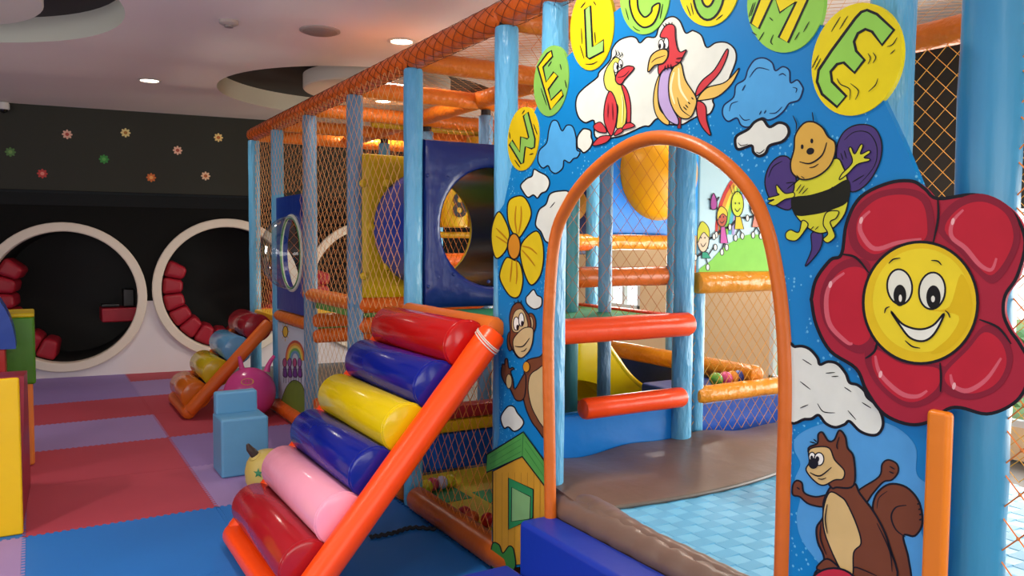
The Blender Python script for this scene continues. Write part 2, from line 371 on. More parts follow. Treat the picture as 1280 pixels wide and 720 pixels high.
MB().lathe([(.05, .07), (.06, .05), (.06, 0), (.05, -.01)], q, seg=20).build('housing', mat('#d8d8d4', .4), v); MB().lathe([(.045, -.008), (.035, -.035), (.005, -.05)], q, seg=20).build('dome', mat('#15151a', .1), v)

# ================================================================ PLAY FRAME (posts, rails, nets, decks)
XF, XI, XR = 1.965, 3.02, 4.05
PY = [8.44, 7.53, 6.52, 5.45, 4.44, 3.345, 2.96, 1.35, 1.05]
ZT = 2.69
pf = thing('play_structure', (3.0, 4.5, 0), 'netted soft play structure of blue padded posts and orange padded rails', 'play frame')
BLU = mat('#5ba5cd', .30, .9, 5, .09, 3, (5, 5, 1.2), kind='vinyl', bdist=.025); BLUG = mat('#6289a8', .4, 1, 6, .10, 3, (5, 5, 1.4), kind='vinyl', bdist=.025)
BLU2 = mat('#3384ae', .3, .35, 4, .05, 3, (5, 5, 1), kind='vinyl'); TEAL = mat('#3f8c94', .35, .5, 6, .06, 3, (6, 6, 1), kind='vinyl')
ORA = mat('#dc721c', .33, .9, 12, .08, 3, kind='vinyl', spec=.4, bdist=.022); ORB = mat('#e0651a', .33, .8, 14, .08, 3, kind='vinyl', spec=.4, bdist=.018); REDO = vinyl('#f0460e', .3, .4, 10); GOLD = mat('#de8c1e', .28, .7, 11, .08, 3, kind='vinyl', bdist=.03); DORA = vinyl('#b9591c', .3, .5, 12)
def post(x, y, z0, z1, r=.057, m=BLU, cap=True):
    o = MB().pad((x, y, z0), (x, y, z1), r, 16, .012, wob=.03).build('post', m, pf)
    if cap:
        MB().lathe([(r * .7, 0), (r * .7, .05)], (x, y, z1 - .01), seg=10).build('post_cap', mat('#151515', .5), o)
    return o
for k, y in enumerate(PY[:6]): post(XF, y, 0, 2.63, m=BLUG if k in (2, 3) else BLU)
post(XF + .02, PY[6], .50, 3.1, .058); post(XF + .03, PY[7], .45, 3.1, .058)
post(XF + .09, 1.118, 0, 3.1, .073, BLU2)
for y in (8.44, 7.53, 6.52, 5.45, 4.44): post(XI, y, 0, 2.58, .055, BLUG if y in (5.45, 6.52) else BLU)
post(3.035, 3.25, .45, 3.1, .056); post(3.22, 3.33, .45, 1.4, .04)
for y in (8.44, 6.52, 5.45, 4.44, 3.3, 1.05, -1.0): post(XR, y, 0, 2.6, .055)
q = at(714, 400, 'y', 4.0); post(q.x, 4.0, .1, 2.0, .045, TEAL, False)
q = at(757, 300, 'y', 3.9); post(q.x, 3.9, .1, 2.6, .042, BLUG)
q = at(1131, 150, 'x', 4.3); MB().pad((4.3, q.y, 0), (4.3, q.y, 2.6), .03, 12).build('thin_post', mat('#cfd8da', .4), pf)

def rail(p0, p1, r=.06, m=ORA, name='rail'): return MB().pad(p0, p1, r, 14, .02, wob=.035).build(name, m, pf)
# top rails
for a, b in zip(PY[:5], PY[1:6]): rail((XF, a + (.05 if a == 8.44 else 0), ZT), (XF, b, ZT), .066, ORB, 'top_rail')
rail((XF, 3.345, ZT), (XF, 2.3, ZT + .03), .066, ORB, 'top_rail')
for a, b in ((8.44, 6.52), (6.52, 5.45), (5.45, 4.44), (4.44, 3.2)): rail((XI - .06, a, ZT), (XI - .06, b, ZT), .066, ORA, 'top_rail')
for a, b in ((8.44, 5.45), (5.45, 3.3), (3.3, 1.0), (1.0, -1.2)): rail((XR - .1, a, ZT - .02), (XR - .1, b, ZT - .02), .07, ORA, 'top_rail')
for y in (8.44, 7.53, 6.52, 5.45, 4.44, 3.36):
    rail((XF, y, ZT - .01), (XI - .06, y, ZT - .01), .06, ORA, 'cross_rail'); rail((XI - .06, y, ZT - .01), (XR - .1, y, ZT - .01), .06, ORA, 'cross_rail')
# deck rails, facade side and across
for a, b, z in ((6.60, 5.45, 1.165), (7.56, 6.52, .915)): rail((XF, a, z), (XF, b, z), .055)
rail((XF - .02, 8.40, .80), (XF - .02, 7.55, .80), .05, DORA)
for x0, x1, y, z in ((XF, XI, 5.45, 1.15), (XF, XI, 5.45, 1.0), (XF, XI, 6.5, .95), (XF, XI, 6.5, .82), (XF, XI, 6.45, .25), (XI, XR, 5.45, 1.6), (XI, XR, 6.52, 1.2), (XF, XI, 8.44, .85)): rail((x0, y, z), (x1, y, z), .06, ORB)
q0 = at(700, 302, 'y', 5.45); q1 = at(850, 302, 'y', 5.45); rail((q0.x, 5.45, q0.z), (q1.x, 5.45, q0.z), .065, GOLD)
q0 = at(706, 347, 'y', 4.5); q1 = at(860, 347, 'y', 4.5); rail((q0.x, 4.5, q0.z), (q1.x + .1, 4.5, q0.z), .072, DORA)
rail((2.02, 3.17, 1.175), (3.01, 3.17, 1.175), .064, REDO); rail((2.32, 3.19, .78), (2.99, 3.19, .78), .054, REDO)
rail((3.12, 3.25, 1.39), (4.0, 3.25, 1.39), .062, GOLD); rail((3.20, 3.32, .745), (4.0, 3.32, .745), .05, GOLD)
rail((3.80, 3.4, .80), (3.80, 6.4, .80), .06, GOLD)
# bottom rails of the facade
rail((XF - .02, 8.4, .07), (XF - .02, 6.6, .07), .065, ORB, 'bottom_rail'); rail((XF - .02, 6.5, .07), (XF - .02, 5.5, .07), .065, DORA, 'bottom_rail')
rail((XF - .02, 5.4, .07), (XF - .02, 4.5, .07), .065, DORA, 'bottom_rail'); rail((XF - .02, 4.35, .068), (XF - .02, 3.18, .068), .072, DORA, 'bottom_rail')
rail((XF, 1.0, .45), (XF, -1.2, .45), .05, mat('#7d6a5c', .45, .3, 10), 'bottom_rail')

# nets
def net(o, u, v, W, H, m, a=.10, b=.11, r=.0016, name='net', knots=False):
    o, u, v = Vector(o), Vector(u), Vector(v); mb = MB()
    for s in (1, -1):
        k0 = -int(H / b) - 2; k1 = int(W / a) + int(H / b) + 3
        for k in range(k0, k1):
            c = k * a                                   # x at y=0 ; x = c + s*(a/b)*y
            ts = []
            y_lo, y_hi = 0.0, H; sl = s * a / b
            if sl > 0: y_lo, y_hi = max(0, (0 - c) / sl), min(H, (W - c) / sl)
            else: y_lo, y_hi = max(0, (W - c) / sl), min(H, (0 - c) / sl)
            if y_hi - y_lo > .005: mb.strand(o + u * (c + sl * y_lo) + v * y_lo, o + u * (c + sl * y_hi) + v * y_hi, r)
    if knots:
        kr = r * 2.6
        for i in range(int(W / a * 2) + 1):
            for j in range(int(H / b * 2) + 1):
                if (i + j) % 2 == 0:
                    p = o + u * (i * a / 2) + v * (j * b / 2)
                    mb.add([p + Vector(d) * kr for d in ((1, 0, 0), (-1, 0, 0), (0, 1, 0), (0, -1, 0), (0, 0, 1), (0, 0, -1))], [(0, 2, 4), (2, 1, 4), (1, 3, 4), (3, 0, 4), (2, 0, 5), (1, 2, 5), (3, 1, 5), (0, 3, 5)])
    ob = mb.build(name, m, pf, False); ob['kind'] = 'stuff'; return ob
NC = mat('#e0a566', .7); NO = mat('#d0772e', .7); NW = mat('#c8a47a', .7); NG = mat('#eaa63c', .7)
Yv, Xv, Zv = Vector((0, -1, 0)), Vector((1, 0, 0)), Vector((0, 0, 1))
fx = XF - .066
net((XF, 8.40, .85), Yv, Zv, .83, 1.78, NC, r=.002)
net((fx, 7.49, 2.02), Yv, Zv, .92, .64, NC)
net((fx, 6.58, 1.17), Yv, Zv, 2.10, 1.48, NC, r=.0017)
net((fx, 6.47, .10), Yv, Zv, 1.98, 1.05, NW)
net((fx + .03, 4.40, .12), Yv, Zv, 1.06, 1.0, NO, .085, .11, .0016)
for x0, x1, y0, y1 in ((XF, XI - .06, 3.4, 8.44), (XI - .06, XR - .1, 3.4, 8.44), (XF, XR - .1, -1, 3.36)):
    net((x0, y1, ZT + .055), Xv, Yv, x1 - x0, y1 - y0, NC, .085, .085, .0015, 'roof_net')
net((2.05, 3.26, 1.22), Xv, Zv, 1.0, 1.42, NO, .085, .10, .0014)
net((3.12, 3.31, .52), Xv, Zv, .92, .84, NG, .075, .09, .0018)
net((XR - .12, 3.2, .5), Yv, Zv, 4.4, 2.12, NG, .105, .105, .0022)
net((XI, 8.40, .1), Yv, Zv, 3.9, 2.5, NO, .1, .11, .0016)
net((XF + .09, 1.06, .5), Yv, Zv, 2.2, 2.2, NO, .1, .11, .0022, knots=True)
net((XF, 8.42, .9), Xv, Zv, 2.0, 1.75, NO, .1, .11, .0016)

# decks
GRN = mat('#0f7a52', .6, .1, 200); YEL = vinyl('#e2b31a', .35)
def slab(n, m, x0, x1, y0, y1, z0, z1, bev=.01): return MB().box(((x0 + x1) / 2, (y0 + y1) / 2, (z0 + z1) / 2), (x1 - x0, y1 - y0, z1 - z0), bev, 2).build(n, m, pf)
slab('deck_mat', GRN, XF, XI, 3.26, 4.44, 1.12, 1.185)
slab('deck_mat', mat('#5f9a3c', .6), XF + .03, XI, 5.5, 6.5, 1.05, 1.12)
slab('deck_mat', mat('#5f9a3c', .6), XF + .03, XI, 6.55, 8.4, .82, .89)
slab('deck_edge', vinyl('#d8381c'), XI + .18, XI + .25, 3.35, 5.3, 1.15, 1.19)
slab('deck_mat', mat('#4c8f4a', .6), XI, XI + .2, 3.35, 4.45, 1.12, 1.175)
slab('deck_mat', mat('#c6a83a', .55), 2.75, 3.95, 4.55, 5.4, 1.32, 1.385)
slab('deck_mat', YEL, XF - .02, XI, 7.56, 8.42, .84, .90)
# pit under the deck
slab('pit_floor', mat('#c9b51e', .6), XF + .03, XI + .6, 3.36, 4.9, .0, .022)
for (x0, x1, y0, y1) in ((2.0, 2.6, 3.42, 3.75), (2.35, 3.0, 4.05, 4.4), (2.02, 2.3, 4.3, 4.6)): slab('pit_mat', mat('#138a4e', .6), x0, x1, y0, y1, .020, .026, .002)
slab('pit_wall', vinyl('#154fae'), XF + .05, XI + .7, 4.92, 5.05, .02, .28, .03); slab('pit_wall', YEL, XF + .05, XI + .7, 4.92, 5.05, .28, .37, .03); slab('pit_wall', vinyl('#b02a34'), XF + .05, XI + .7, 4.92, 5.05, .37, .47, .03)
# blue padding behind the trampoline and round the ball pit
slab('pad_wall', vinyl('#1672c4', .2), 2.20, 3.02, 3.27, 3.34, .40, .74, .02)
slab('pad_wall', vinyl('#1d4fb0', .25), 3.12, 4.0, 3.34, 3.40, .40, .70, .02)
slab('pad_wall', vinyl('#16306e', .3), 3.78, 3.84, 3.45, 6.4, .1, .76, .02)
slab('pit_foam', vinyl('#1d3f8a', .4), 3.25, 3.76, 3.42, 3.85, .45, .735, .02)

# ================================================================ PANELS IN THE FRAME
NAVY = mat('#10266e', .3, .8, 4, .06, 3, kind='vinyl', bdist=.03)
def dimple_panel(name, m, x0, x1, z0, z1, y, hc, hr, th, parent, nm=48):
    """cushioned panel in a plane of constant y with a round hole; the face is puffed like upholstery"""
    mb = MB(); hole = [(hc[0] + hr * math.cos(2 * math.pi * k / nm), hc[1] + hr * math.sin(2 * math.pi * k / nm)) for k in range(nm)]
    outer = []
    for k in range(nm):
        a = 2 * math.pi * k / nm; dx, dz = math.cos(a), math.sin(a); t = 1e9
        if dx > 1e-6: t = min(t, (x1 - hc[0]) / dx)
        if dx < -1e-6: t = min(t, (x0 - hc[0]) / dx)
        if dz > 1e-6: t = min(t, (z1 - hc[1]) / dz)
        if dz < -1e-6: t = min(t, (z0 - hc[1]) / dz)
        outer.append((hc[0] + dx * t, hc[1] + dz * t))
    for cx, cz in ((x0, z0), (x0, z1), (x1, z0), (x1, z1)):
        i = min(range(nm), key=lambda i: (outer[i][0] - cx) ** 2 + (outer[i][1] - cz) ** 2); outer[i] = (cx, cz)
    rg = []
    for t, d in ((0, th), (0, .02), (.04, .006), (.15, -.008), (.4, -.014), (.65, -.014), (.85, -.006), (.97, .008), (1, .03), (1, th)):
        rg.append([Vector((h[0] * (1 - t) + o[0] * t, y + d, h[1] * (1 - t) + o[1] * t)) for h, o in zip(hole, outer)])
    mb.rings(rg, True, False, False); return mb.build(name, m, parent)
ct = thing('crawl_tunnel', (2.5, 4.9, 1.2), 'navy crawl tunnel between a padded navy panel and a yellow panel', 'play tunnel')
TC = (2.505, 1.70)
dimple_panel('front_panel', NAVY, 2.025, 3.0, 1.2, 2.22, 4.40, TC, .375, .07, ct)
for px, py in ((535, 219), (560, 222), (611, 198), (543, 284), (548, 346), (536, 358), (568, 343), (611, 352)):
    c = at(px, py, 'y', 4.388); MB().lathe([(.012, .0), (.010, -.006), (.002, -.008)], (c.x, 4.392, c.z), (0, 1, 0), 10).build('button', NAVY, ct)
dimple_panel('back_panel', vinyl('#c9a80f', .35), 1.99, 3.0, 1.2, 2.225, 5.40, TC, .38, .05, ct)
mb = MB(); mb.lathe([(.375, 0), (.375, .98), (.425, .98), (.425, 0)], (TC[0], 4.43, TC[1]), (0, 1, 0), 48, 0, False)
mb.build('tube', mat('#1c38a0', .16, kind='plastic'), ct)
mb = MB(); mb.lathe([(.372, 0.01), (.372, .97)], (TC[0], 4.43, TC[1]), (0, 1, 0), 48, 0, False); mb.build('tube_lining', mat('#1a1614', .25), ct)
for px, py in ((455, 229), (484, 229), (465, 284), (485, 333), (456, 345)):
    c = at(px, py, 'y', 5.37); MB().lathe([(.028, .0), (.028, -.018), (.02, -.026), (.004, -.028)], (c.x, 5.395, c.z), (0, 1, 0), 14).build('bolt_cap', vinyl('#d6b41a', .3, 0), ct)
q = at(490, 285, 'x', 2.08)

# yellow number drums seen through the tunnel and above it
nd = thing('number_drums', (3.3, 6.6, 1.2), 'yellow turning drums with black numerals behind the crawl tunnel', 'play panel')
def digits(txt, c, size, parent):
    cu = bpy.data.curves.new('numeral', 'FONT'); cu.body = txt; cu.size = size; cu.extrude = .002; cu.align_x = 'CENTER'; cu.align_y = 'CENTER'; cu.offset = .006
    t = bpy.data.objects.new('numeral', cu); COL.objects.link(t); bpy.context.view_layer.update()
    me = bpy.data.meshes.new_from_object(t.evaluated_get(bpy.context.evaluated_depsgraph_get())); bpy.data.objects.remove(t)
    o = bpy.data.objects.new('numeral', me); COL.objects.link(o); me.materials.clear(); me.materials.append(mat('#101010', .5))
    o.matrix_world = Matrix.Translation(c) @ Matrix.Rotation(R90, 4, 'X'); place(o, parent)
    o.matrix_parent_inverse = Matrix.Translation(-parent.location); return o
YB = mat('#e0b41c', .4)
c8 = at(575, 258, 'y', 6.55); dx = .30
for i in range(-1, 4):
    x = c8.x + i * dx; MB().pad((x, 6.70, c8.z - .19), (x, 6.70, c8.z + .19), .14, 24, .02).build('drum', YB, nd)
    if i > 0: MB().pad((x, 6.70, c8.z + .29), (x, 6.70, c8.z + .66), .14, 24, .02).build('drum', YB, nd)
digits('8', Vector((c8.x, 6.553, c8.z)), .30, nd); digits('0', Vector((c8.x - dx, 6.553, c8.z)), .30, nd)
for z in (c8.z - .26, c8.z + .24, c8.z + .70): MB().pad((c8.x - .8, 6.70, z), (c8.x + .8, 6.70, z), .03, 10).build('bar', vinyl('#c89a18', .35), nd)
rail((c8.x - .9, 6.7, c8.z - .5), (c8.x + .9, 6.7, c8.z - .5), .07, ORB)

# bubble window panel and the painted panel below it
bw = thing('bubble_window', (XF, 7.0, .98), 'navy padded panel with a clear domed bubble window', 'window panel')
b0, b1 = 7.47, 6.58; bz0, bz1 = .98, 2.0; bc = (6.96, 1.50); br = .325
mb = MB(); n = 48
hole = [(bc[0] + br * math.cos(2 * math.pi * k / n), bc[1] + br * math.sin(2 * math.pi * k / n)) for k in range(n)]
mb.poly([[(XF - .03, b0, bz0), (XF - .03, b1, bz0), (XF - .03, b1, bz1), (XF - .03, b0, bz1)], [(XF - .03, y, z) for y, z in hole]], (.05, 0, 0))
mb.build('panel', vinyl('#14358c', .3), bw, False)
def clear_mat():
    m = bpy.data.materials.new('clear_plastic'); m.use_nodes = True; nt = m.node_tree; N = nt.nodes; L = nt.links
    for x in list(N): N.remove(x)
    out = N.new('ShaderNodeOutputMaterial'); mx = N.new('ShaderNodeMixShader'); tr = N.new('ShaderNodeBsdfTransparent'); gl = N.new('ShaderNodeBsdfGlossy'); fr = N.new('ShaderNodeLayerWeight')
    tr.inputs[0].default_value = (.86, .90, .92, 1); gl.inputs['Roughness'].default_value = .06; fr.inputs['Blend'].default_value = .35
    mr = N.new('ShaderNodeMapRange'); mr.inputs[3].default_value = .05; mr.inputs[4].default_value = .40
    L.new(fr.outputs['Facing'], mr.inputs[0]); L.new(mr.outputs[0], mx.inputs[0]); L.new(tr.outputs[0], mx.inputs[1]); L.new(gl.outputs[0], mx.inputs[2]); L.new(mx.outputs[0], out.inputs[0]); return m
CLR = clear_mat()
mb = MB(); pr = [(br * math.cos(a), -.27 * math.sin(a)) for a in [i * R90 / 12 for i in range(12)]] + [(.004, -.27)]
mb.lathe(pr, (XF - .03, bc[0], bc[1]), (1, 0, 0), 40, 0, False); mb.build('bubble', CLR, bw)
mb = MB(); mb.tube([(XF - .035, y, z) for y, z in hole], .014, 8, True); mb.build('bubble_rim', mat('#cfd6c6', .3), bw)
mb = MB(); mb.tube([(XF - .045, bc[0] + (br - .02) * math.cos(2 * math.pi * k / 40), bc[1] + (br - .02) * math.sin(2 * math.pi * k / 40)) for k in range(40)], .006, 6, True); mb.build('seal', mat('#3f9a4a', .4), bw)

pp = thing('painted_panel', (XF, 7.0, .12), 'pale painted panel with sun, rainbow and purple children below the bubble window', 'mural panel')
MB().box((XF - .01, 7.02, .50), (.03, .92, .72), .004, 1).build('board', mat('#b9c9d6', .5), pp)
A = Z(330, 230, 2.4); PXp = XF - .026
f = Fig('x', PXp); f.fill(ell(*A((64, 443))[0], 3.2, 7), '#d6b440', .8, False)
for k in range(8):
    a = k * math.pi / 4; c = A((64, 443))[0]; f.line([(c[0] + 3.5 * math.cos(a), c[1] + 8 * math.sin(a)), (c[0] + 5.2 * math.cos(a), c[1] + 12 * math.sin(a))], 1.2, '#d6b440', False)
f.build('painted_sun', pp)
f = Fig('x', PXp)
for i, h in enumerate(['#b5523e', '#d99a3c', '#d8c75a', '#6fae5c', '#5f95b8']):
    r = 44 - 6 * i; pts = [(93 + r * .62 * math.cos(t), 530 - r * 1.3 * math.sin(t) ) for t in [math.pi * k / 14 for k in range(15)]]
    f.line(A(*pts), 2.8, h, False)
f.build('painted_rainbow', pp)
f = Fig('x', PXp); f.fill(A((52, 690), (60, 625), (85, 590), (112, 600), (124, 640), (124, 705)), '#6d8a36', .6); f.build('painted_hill', pp)
for i in range(4):
    f = Fig('x', PXp, 5 + i); cx = 62 + i * 15
    f.fill(A((cx - 5, 575), (cx - 2, 548), (cx + 3, 548), (cx + 7, 578)), '#6a3f8e', .6); f.fill(ell(*A((cx, 536))[0], 2.4, 5.5), '#8a5aa0' if i % 2 else '#a44a78', .6, False)
    f.line(A((cx - 7, 555), (cx + 8, 557)), 1, '#3a2a50', False); f.line(A((cx - 2, 575), (cx - 3, 596)), 1, '#3a2a50', False); f.line(A((cx + 4, 575), (cx + 4, 598)), 1, '#3a2a50', False); f.build('painted_child', pp)

# painted children panel behind the trampoline
kp = thing('children_mural_panel', (3.5, 3.24, 1.45), 'pale blue panel painted with rainbow and children holding hands on a green hill', 'mural panel')
MB().box((3.56, 3.25, 1.90), (.86, .02, .96), .004, 1).build('board', mat('#bfe0e6', .4), kp)
K = Z(860, 180, 4.233); KY = 3.238
f = Fig('y', KY)
for i, h in enumerate(['#cf3a34', '#e59a34', '#eadf4c', '#8ed04c', '#52b6c4', '#b8a6dc']):
    r = 260 - 18 * i; pts = [(410 + r * math.cos(t), 480 - (330 - 18 * i) * 1.15 * math.sin(t)) for t in [math.pi * k / 20 for k in range(21)]]
    f.line(K(*pts), 5.6, h, False)
f.build('painted_rainbow', kp)
f = Fig('y', KY, 8); f.fill(K((90, 690), (130, 610), (200, 540), (300, 485), (380, 480), (480, 500), (600, 560), (680, 690)), '#86cc4c', 0); f.build('painted_hill', kp)
KN = [0]
def kid(cx, hy, hrx, hry, skin, dress, hair, feet, by, arms, tilt=0, hk=0):
    KN[0] += .13; f = Fig('y', KY, 12 + KN[0])
    for a in arms: f.line(K(*a), 2.6)
    for fx2, fy in feet: f.line(K((cx, by), (fx2, fy)), 2.6, smooth=False); f.fill(ell(*K((fx2, fy + 12))[0], 2.2, 4), '#f2f0e6', .8, False)
    w = hrx * .8
    f.fill(K((cx - w * .5 + tilt, hy + hry), (cx + w * .5 + tilt, hy + hry), (cx + w, by), (cx - w * .9, by)), dress, .9, False)
    f.fill(ell(*K((cx + tilt * 2, hy))[0], hrx / 4.233, hry / 4.233), skin, 1, False); hx = cx + tilt * 2
    if hk == 1: f.fill(K((hx - hrx * .9, hy + hry * .3), (hx - hrx * .9, hy - hry * .6), (hx - 5, hy - hry * 1.25), (hx + hrx * .9, hy - hry * .8), (hx + hrx, hy - 5), (hx + 5, hy - hry * .45), (hx - hrx * .5, hy - hry * .1)), hair, .8)
    if hk == 2:
        for t in (-1, -.5, 0, .5, 1): f.line(K((hx + t * hrx * .8, hy - hry * .8), (hx + t * hrx * 1.3, hy - hry * 1.55)), 1, smooth=False)
    for s in (-.35, .3): f.fill(ell(*K((hx + s * hrx, hy - 4))[0], .7, 1.3), BLACK, 0, False)
    f.line(K((hx - hrx * .4, hy + hry * .35), (hx, hy + hry * .6), (hx + hrx * .5, hy + hry * .3)), .9)
    for a in arms: f.fill(ell(*K(a[-1])[0], 2, 4), '#f6efe2', .8, False)
    f.build('painted_child', kp)
kid(96, 500, 32, 72, '#f0d2b0', '#1f9a78', '#d7d23a', [(105, 640), (145, 535)], 605, [[(100, 560), (40, 600)], [(105, 555), (105, 510), (138, 490)]], -8, 1)
kid(190, 390, 27, 48, '#c85a40', '#cf5aa8', '#eac83a', [(180, 560), (205, 535)], 525, [[(180, 450), (150, 480)], [(195, 445), (222, 440)]], -5, 1)
f = Fig('y', KY, 32); f.fill(K((110, 290), (128, 312), (118, 345), (140, 330), (160, 352), (150, 315), (165, 280), (140, 298)), '#a04a90', 1); f.fill(K((120, 305), (135, 260), (152, 300), (150, 340), (125, 345)), '#b04a98', .9); f.build('painted_bow', kp)
kid(270, 318, 32, 66, '#d2dc3c', '#e6c832', '#333333', [(252, 485), (288, 475)], 450, [[(255, 400), (222, 440)], [(285, 390), (315, 392)]], -4, 2)
kid(362, 330, 32, 50, '#e8c8a0', '#e58a78', '#8a5a2a', [(345, 470), (386, 475)], 440, [[(350, 380), (315, 392)], [(375, 380), (410, 400)]], 0, 1)
kid(450, 350, 30, 50, '#d8a070', '#5a8ad0', '#2a2a2a', [(435, 490), (470, 490)], 460, [[(435, 400), (410, 400)], [(465, 400), (500, 420)]], 0, 1)

# blue panel with a yellow disc, above the steps
bp = thing('disc_panel', (4.6, 5.55, 1.6), 'bright blue padded panel with a big yellow dome beyond the netting', 'play panel')
p0 = at(762, 293, 'y', 5.55); p1 = at(762, 150, 'y', 5.55); p2 = at(880, 293, 'y', 5.55); dcp = at(824, 215, 'y', 5.55); re = at(776, 215, 'y', 5.55); dr = (dcp.x - re.x)
MB().box(((p0.x + p2.x) / 2, 5.60, (p0.z + p1.z) / 2), (p2.x - p0.x, .08, p1.z - p0.z), .02).build('board', vinyl('#1f7ee0', .35), bp)
MB().lathe([(dr, 0), (dr * .99, -.03), (dr * .9, -.10), (dr * .6, -.2), (dr * .25, -.25), (.01, -.26)], (dcp.x, 5.57, dcp.z), (0, 1, 0), 40).build('dome', vinyl('#e8a40e', .35), bp)
sp = thing('spotted_panel', (3.9, 6.0, 1.6), 'dark navy panel with an amber disc next to the stair posts', 'play panel')
p0 = at(718, 296, 'y', 6.1); p1 = at(748, 296, 'y', 6.1); MB().box(((p0.x + p1.x) / 2, 6.1, 2.0), (p1.x - p0.x + .1, .05, 1.0), .01).build('board', vinyl('#1c1f4a', .4), sp)
q = at(716, 255, 'y', 6.05); MB().lathe([(.16, 0), (.155, -.03), (.1, -.06), (.01, -.07)], (q.x, 6.07, q.z), (0, 1, 0), 28).build('dome', vinyl('#e0900e', .4), sp)

# ================================================================ SLIDE
sl = thing('slide', (3.1, 4.2, .1), 'glossy yellow plastic slide running into the ball pit', 'slide')
prof = []
for px, py in ((690, 415), (722, 415), (752, 424), (770, 446), (784, 466), (798, 480), (812, 489), (822, 493)):
    q = at(px, py, 'y', 4.05); prof.append((q.x, q.z))
prof = [tuple(p) for p in cat_rom(prof, False, 4)]
for nm_, y0, y1, dz in (('side_wall', 4.05, 4.09, .0), ('side_wall', 4.51, 4.55, .0), ('chute', 4.09, 4.51, -.10)):
    mb = MB(); loop = [Vector((x, y0, z + dz)) for x, z in prof] + [Vector((x, y0, max(.05, z + dz - .30 if nm_ == 'side_wall' else z + dz - .03))) for x, z in reversed(prof)]
    mb.poly([loop], (0, y1 - y0, 0)); mb.build(nm_, mat('#ffd808', .18, 0, 0, kind='plastic'), sl, True, 30)
MB().tube([(x, 4.07, z) for x, z in prof], .025, 10).build('lip', mat('#f6d21a', .18, kind='plastic'), sl)

# ================================================================ TRAMPOLINE
tr = thing('trampoline', (3.0, 1.4, .0), 'sky blue woven trampoline with brown padded border behind the arch', 'trampoline')
BRN = mat('#6c574c', .36, .55, 7, .08, 3, kind='vinyl')
mx0, mx1, my0, my1, mz = 2.02, 3.95, -1.2, 2.72, .47
mb = MB(); cx_, cy_ = .085, .062; ni = int((mx1 - mx0) / cx_) + 1; nj = int((my1 - my0) / cy_) + 1
for i in range(ni):
    for j in range(nj):
        x, y = mx0 + i * cx_, my0 + j * cy_; over = (i + j) % 2; ex, ey = (.007, .002) if over else (.002, .007); sk = 0
        zt = mz + (.003 if over else .0015); b0 = .007
        o4 = [(x - ex, y - ey), (x + cx_ + ex, y - ey + sk), (x + cx_ + ex, y + cy_ + ey + sk), (x - ex, y + cy_ + ey)]
        cxm, cym = sum(p[0] for p in o4) / 4, sum(p[1] for p in o4) / 4
        i4 = [(cxm + (px - cxm) * .86, cym + (py - cym) * .84) for px, py in o4]; tl = .0016 if over else -.0016
        mb.add([(px, py, mz - .003) for px, py in o4] + [(px, py, zt + (tl if k in (1, 2) else -tl)) for k, (px, py) in enumerate(i4)], [(4, 5, 6, 7), (0, 1, 5, 4), (1, 2, 6, 5), (2, 3, 7, 6), (3, 0, 4, 7)], over)
o = mb.build('woven_bed', [mat('#68b6da', .45, .1, 300, .08, 9, kind='weave'), mat('#56a7d0', .45, .1, 300, .08, 9, kind='weave')], tr, False); o['kind'] = 'stuff'
MB().box(((mx0 + mx1) / 2, (my0 + my1) / 2, mz - .03), (mx1 - mx0 + .1, my1 - my0 + .1, .03)).build('under_sheet', mat('#3f86a8', .6), tr, False)
# rear pad: a sagging padded sheet from the bed up to the post line
def sheet(name, fn, nu, nv, th, m):
    mb = MB(); top = [[Vector(fn(i / nu, j / nv)) for j in range(nv + 1)] for i in range(nu + 1)]
    w = nv + 1; vs = [p for r in top for p in r]; fs = [(i * w + j, i * w + j + 1, (i + 1) * w + j + 1, (i + 1) * w + j) for i in range(nu) for j in range(nv)]
    mb.add(vs, fs); mb.add([p - Vector((0, 0, th)) for p in vs], [tuple(reversed(q)) for q in fs])
    edge = [(i, 0) for i in range(nu + 1)] + [(nu, j) for j in range(1, nv + 1)] + [(i, nv) for i in range(nu - 1, -1, -1)] + [(0, j) for j in range(nv - 1, 0, -1)]
    ep = [top[i][j] for i, j in edge]; n = len(ep)
    mb.add(ep + [p - Vector((0, 0, th)) for p in ep], [(k, (k + 1) % n, (k + 1) % n + n, k + n) for k in range(n)]); return mb.build(name, m, tr, True, 50)
def rear(u, v):
    x = 1.965 + u * 2.03; ye = 2.66 - .10 * math.sin(math.pi * min(1, u * 1.15)) + .25 * u * u; y = ye + (3.26 - ye) * v
    z = .488 + .05 * math.sin(math.pi * v * .5) + .012 * math.sin(9 * u + 3 * v) * v + .010 * math.sin(23 * u) * v * v
    return (x, y, z)
sheet('rear_pad', rear, 48, 14, .03, BRN)
mb = MB(); mb.tube([Vector(rear(u / 40, 0)) + Vector((0, 0, -.006)) for u in range(41)], .010, 8); mb.build('rear_piping', mat('#5f554c', .4), tr)
def front(u, v):
    y = 2.9 - u * 3.9; w = .10 + .03 * math.sin(u * 40) * .2
    x = 1.965 + v * w + (.10 * max(0, 1 - abs(y - 2.75) / .5) * v)
    z = .455 + .055 * math.sin(math.pi * (.25 + .75 * v)) + .004 * math.sin(y * 60) * (1 - v)
    return (x, y, z)
sheet('front_pad', front, 120, 10, .03, BRN)
mb = MB(); pts = [(1.978 + .002 * math.sin(k * 1.7), 2.87 - k * .045, .44 + .004 * math.sin(k * 2.3)) for k in range(84)]
mb.tube(pts, [.062 + .002 * math.sin(k * 1.9) for k in range(84)], 14); mb.build('front_roll', BRN, tr)
mb = MB(); mb.box((2.98, .97, .2), (1.98, 4.4, .4)); mb.build('support_frame', mat('#3a3634', .7), tr, False)

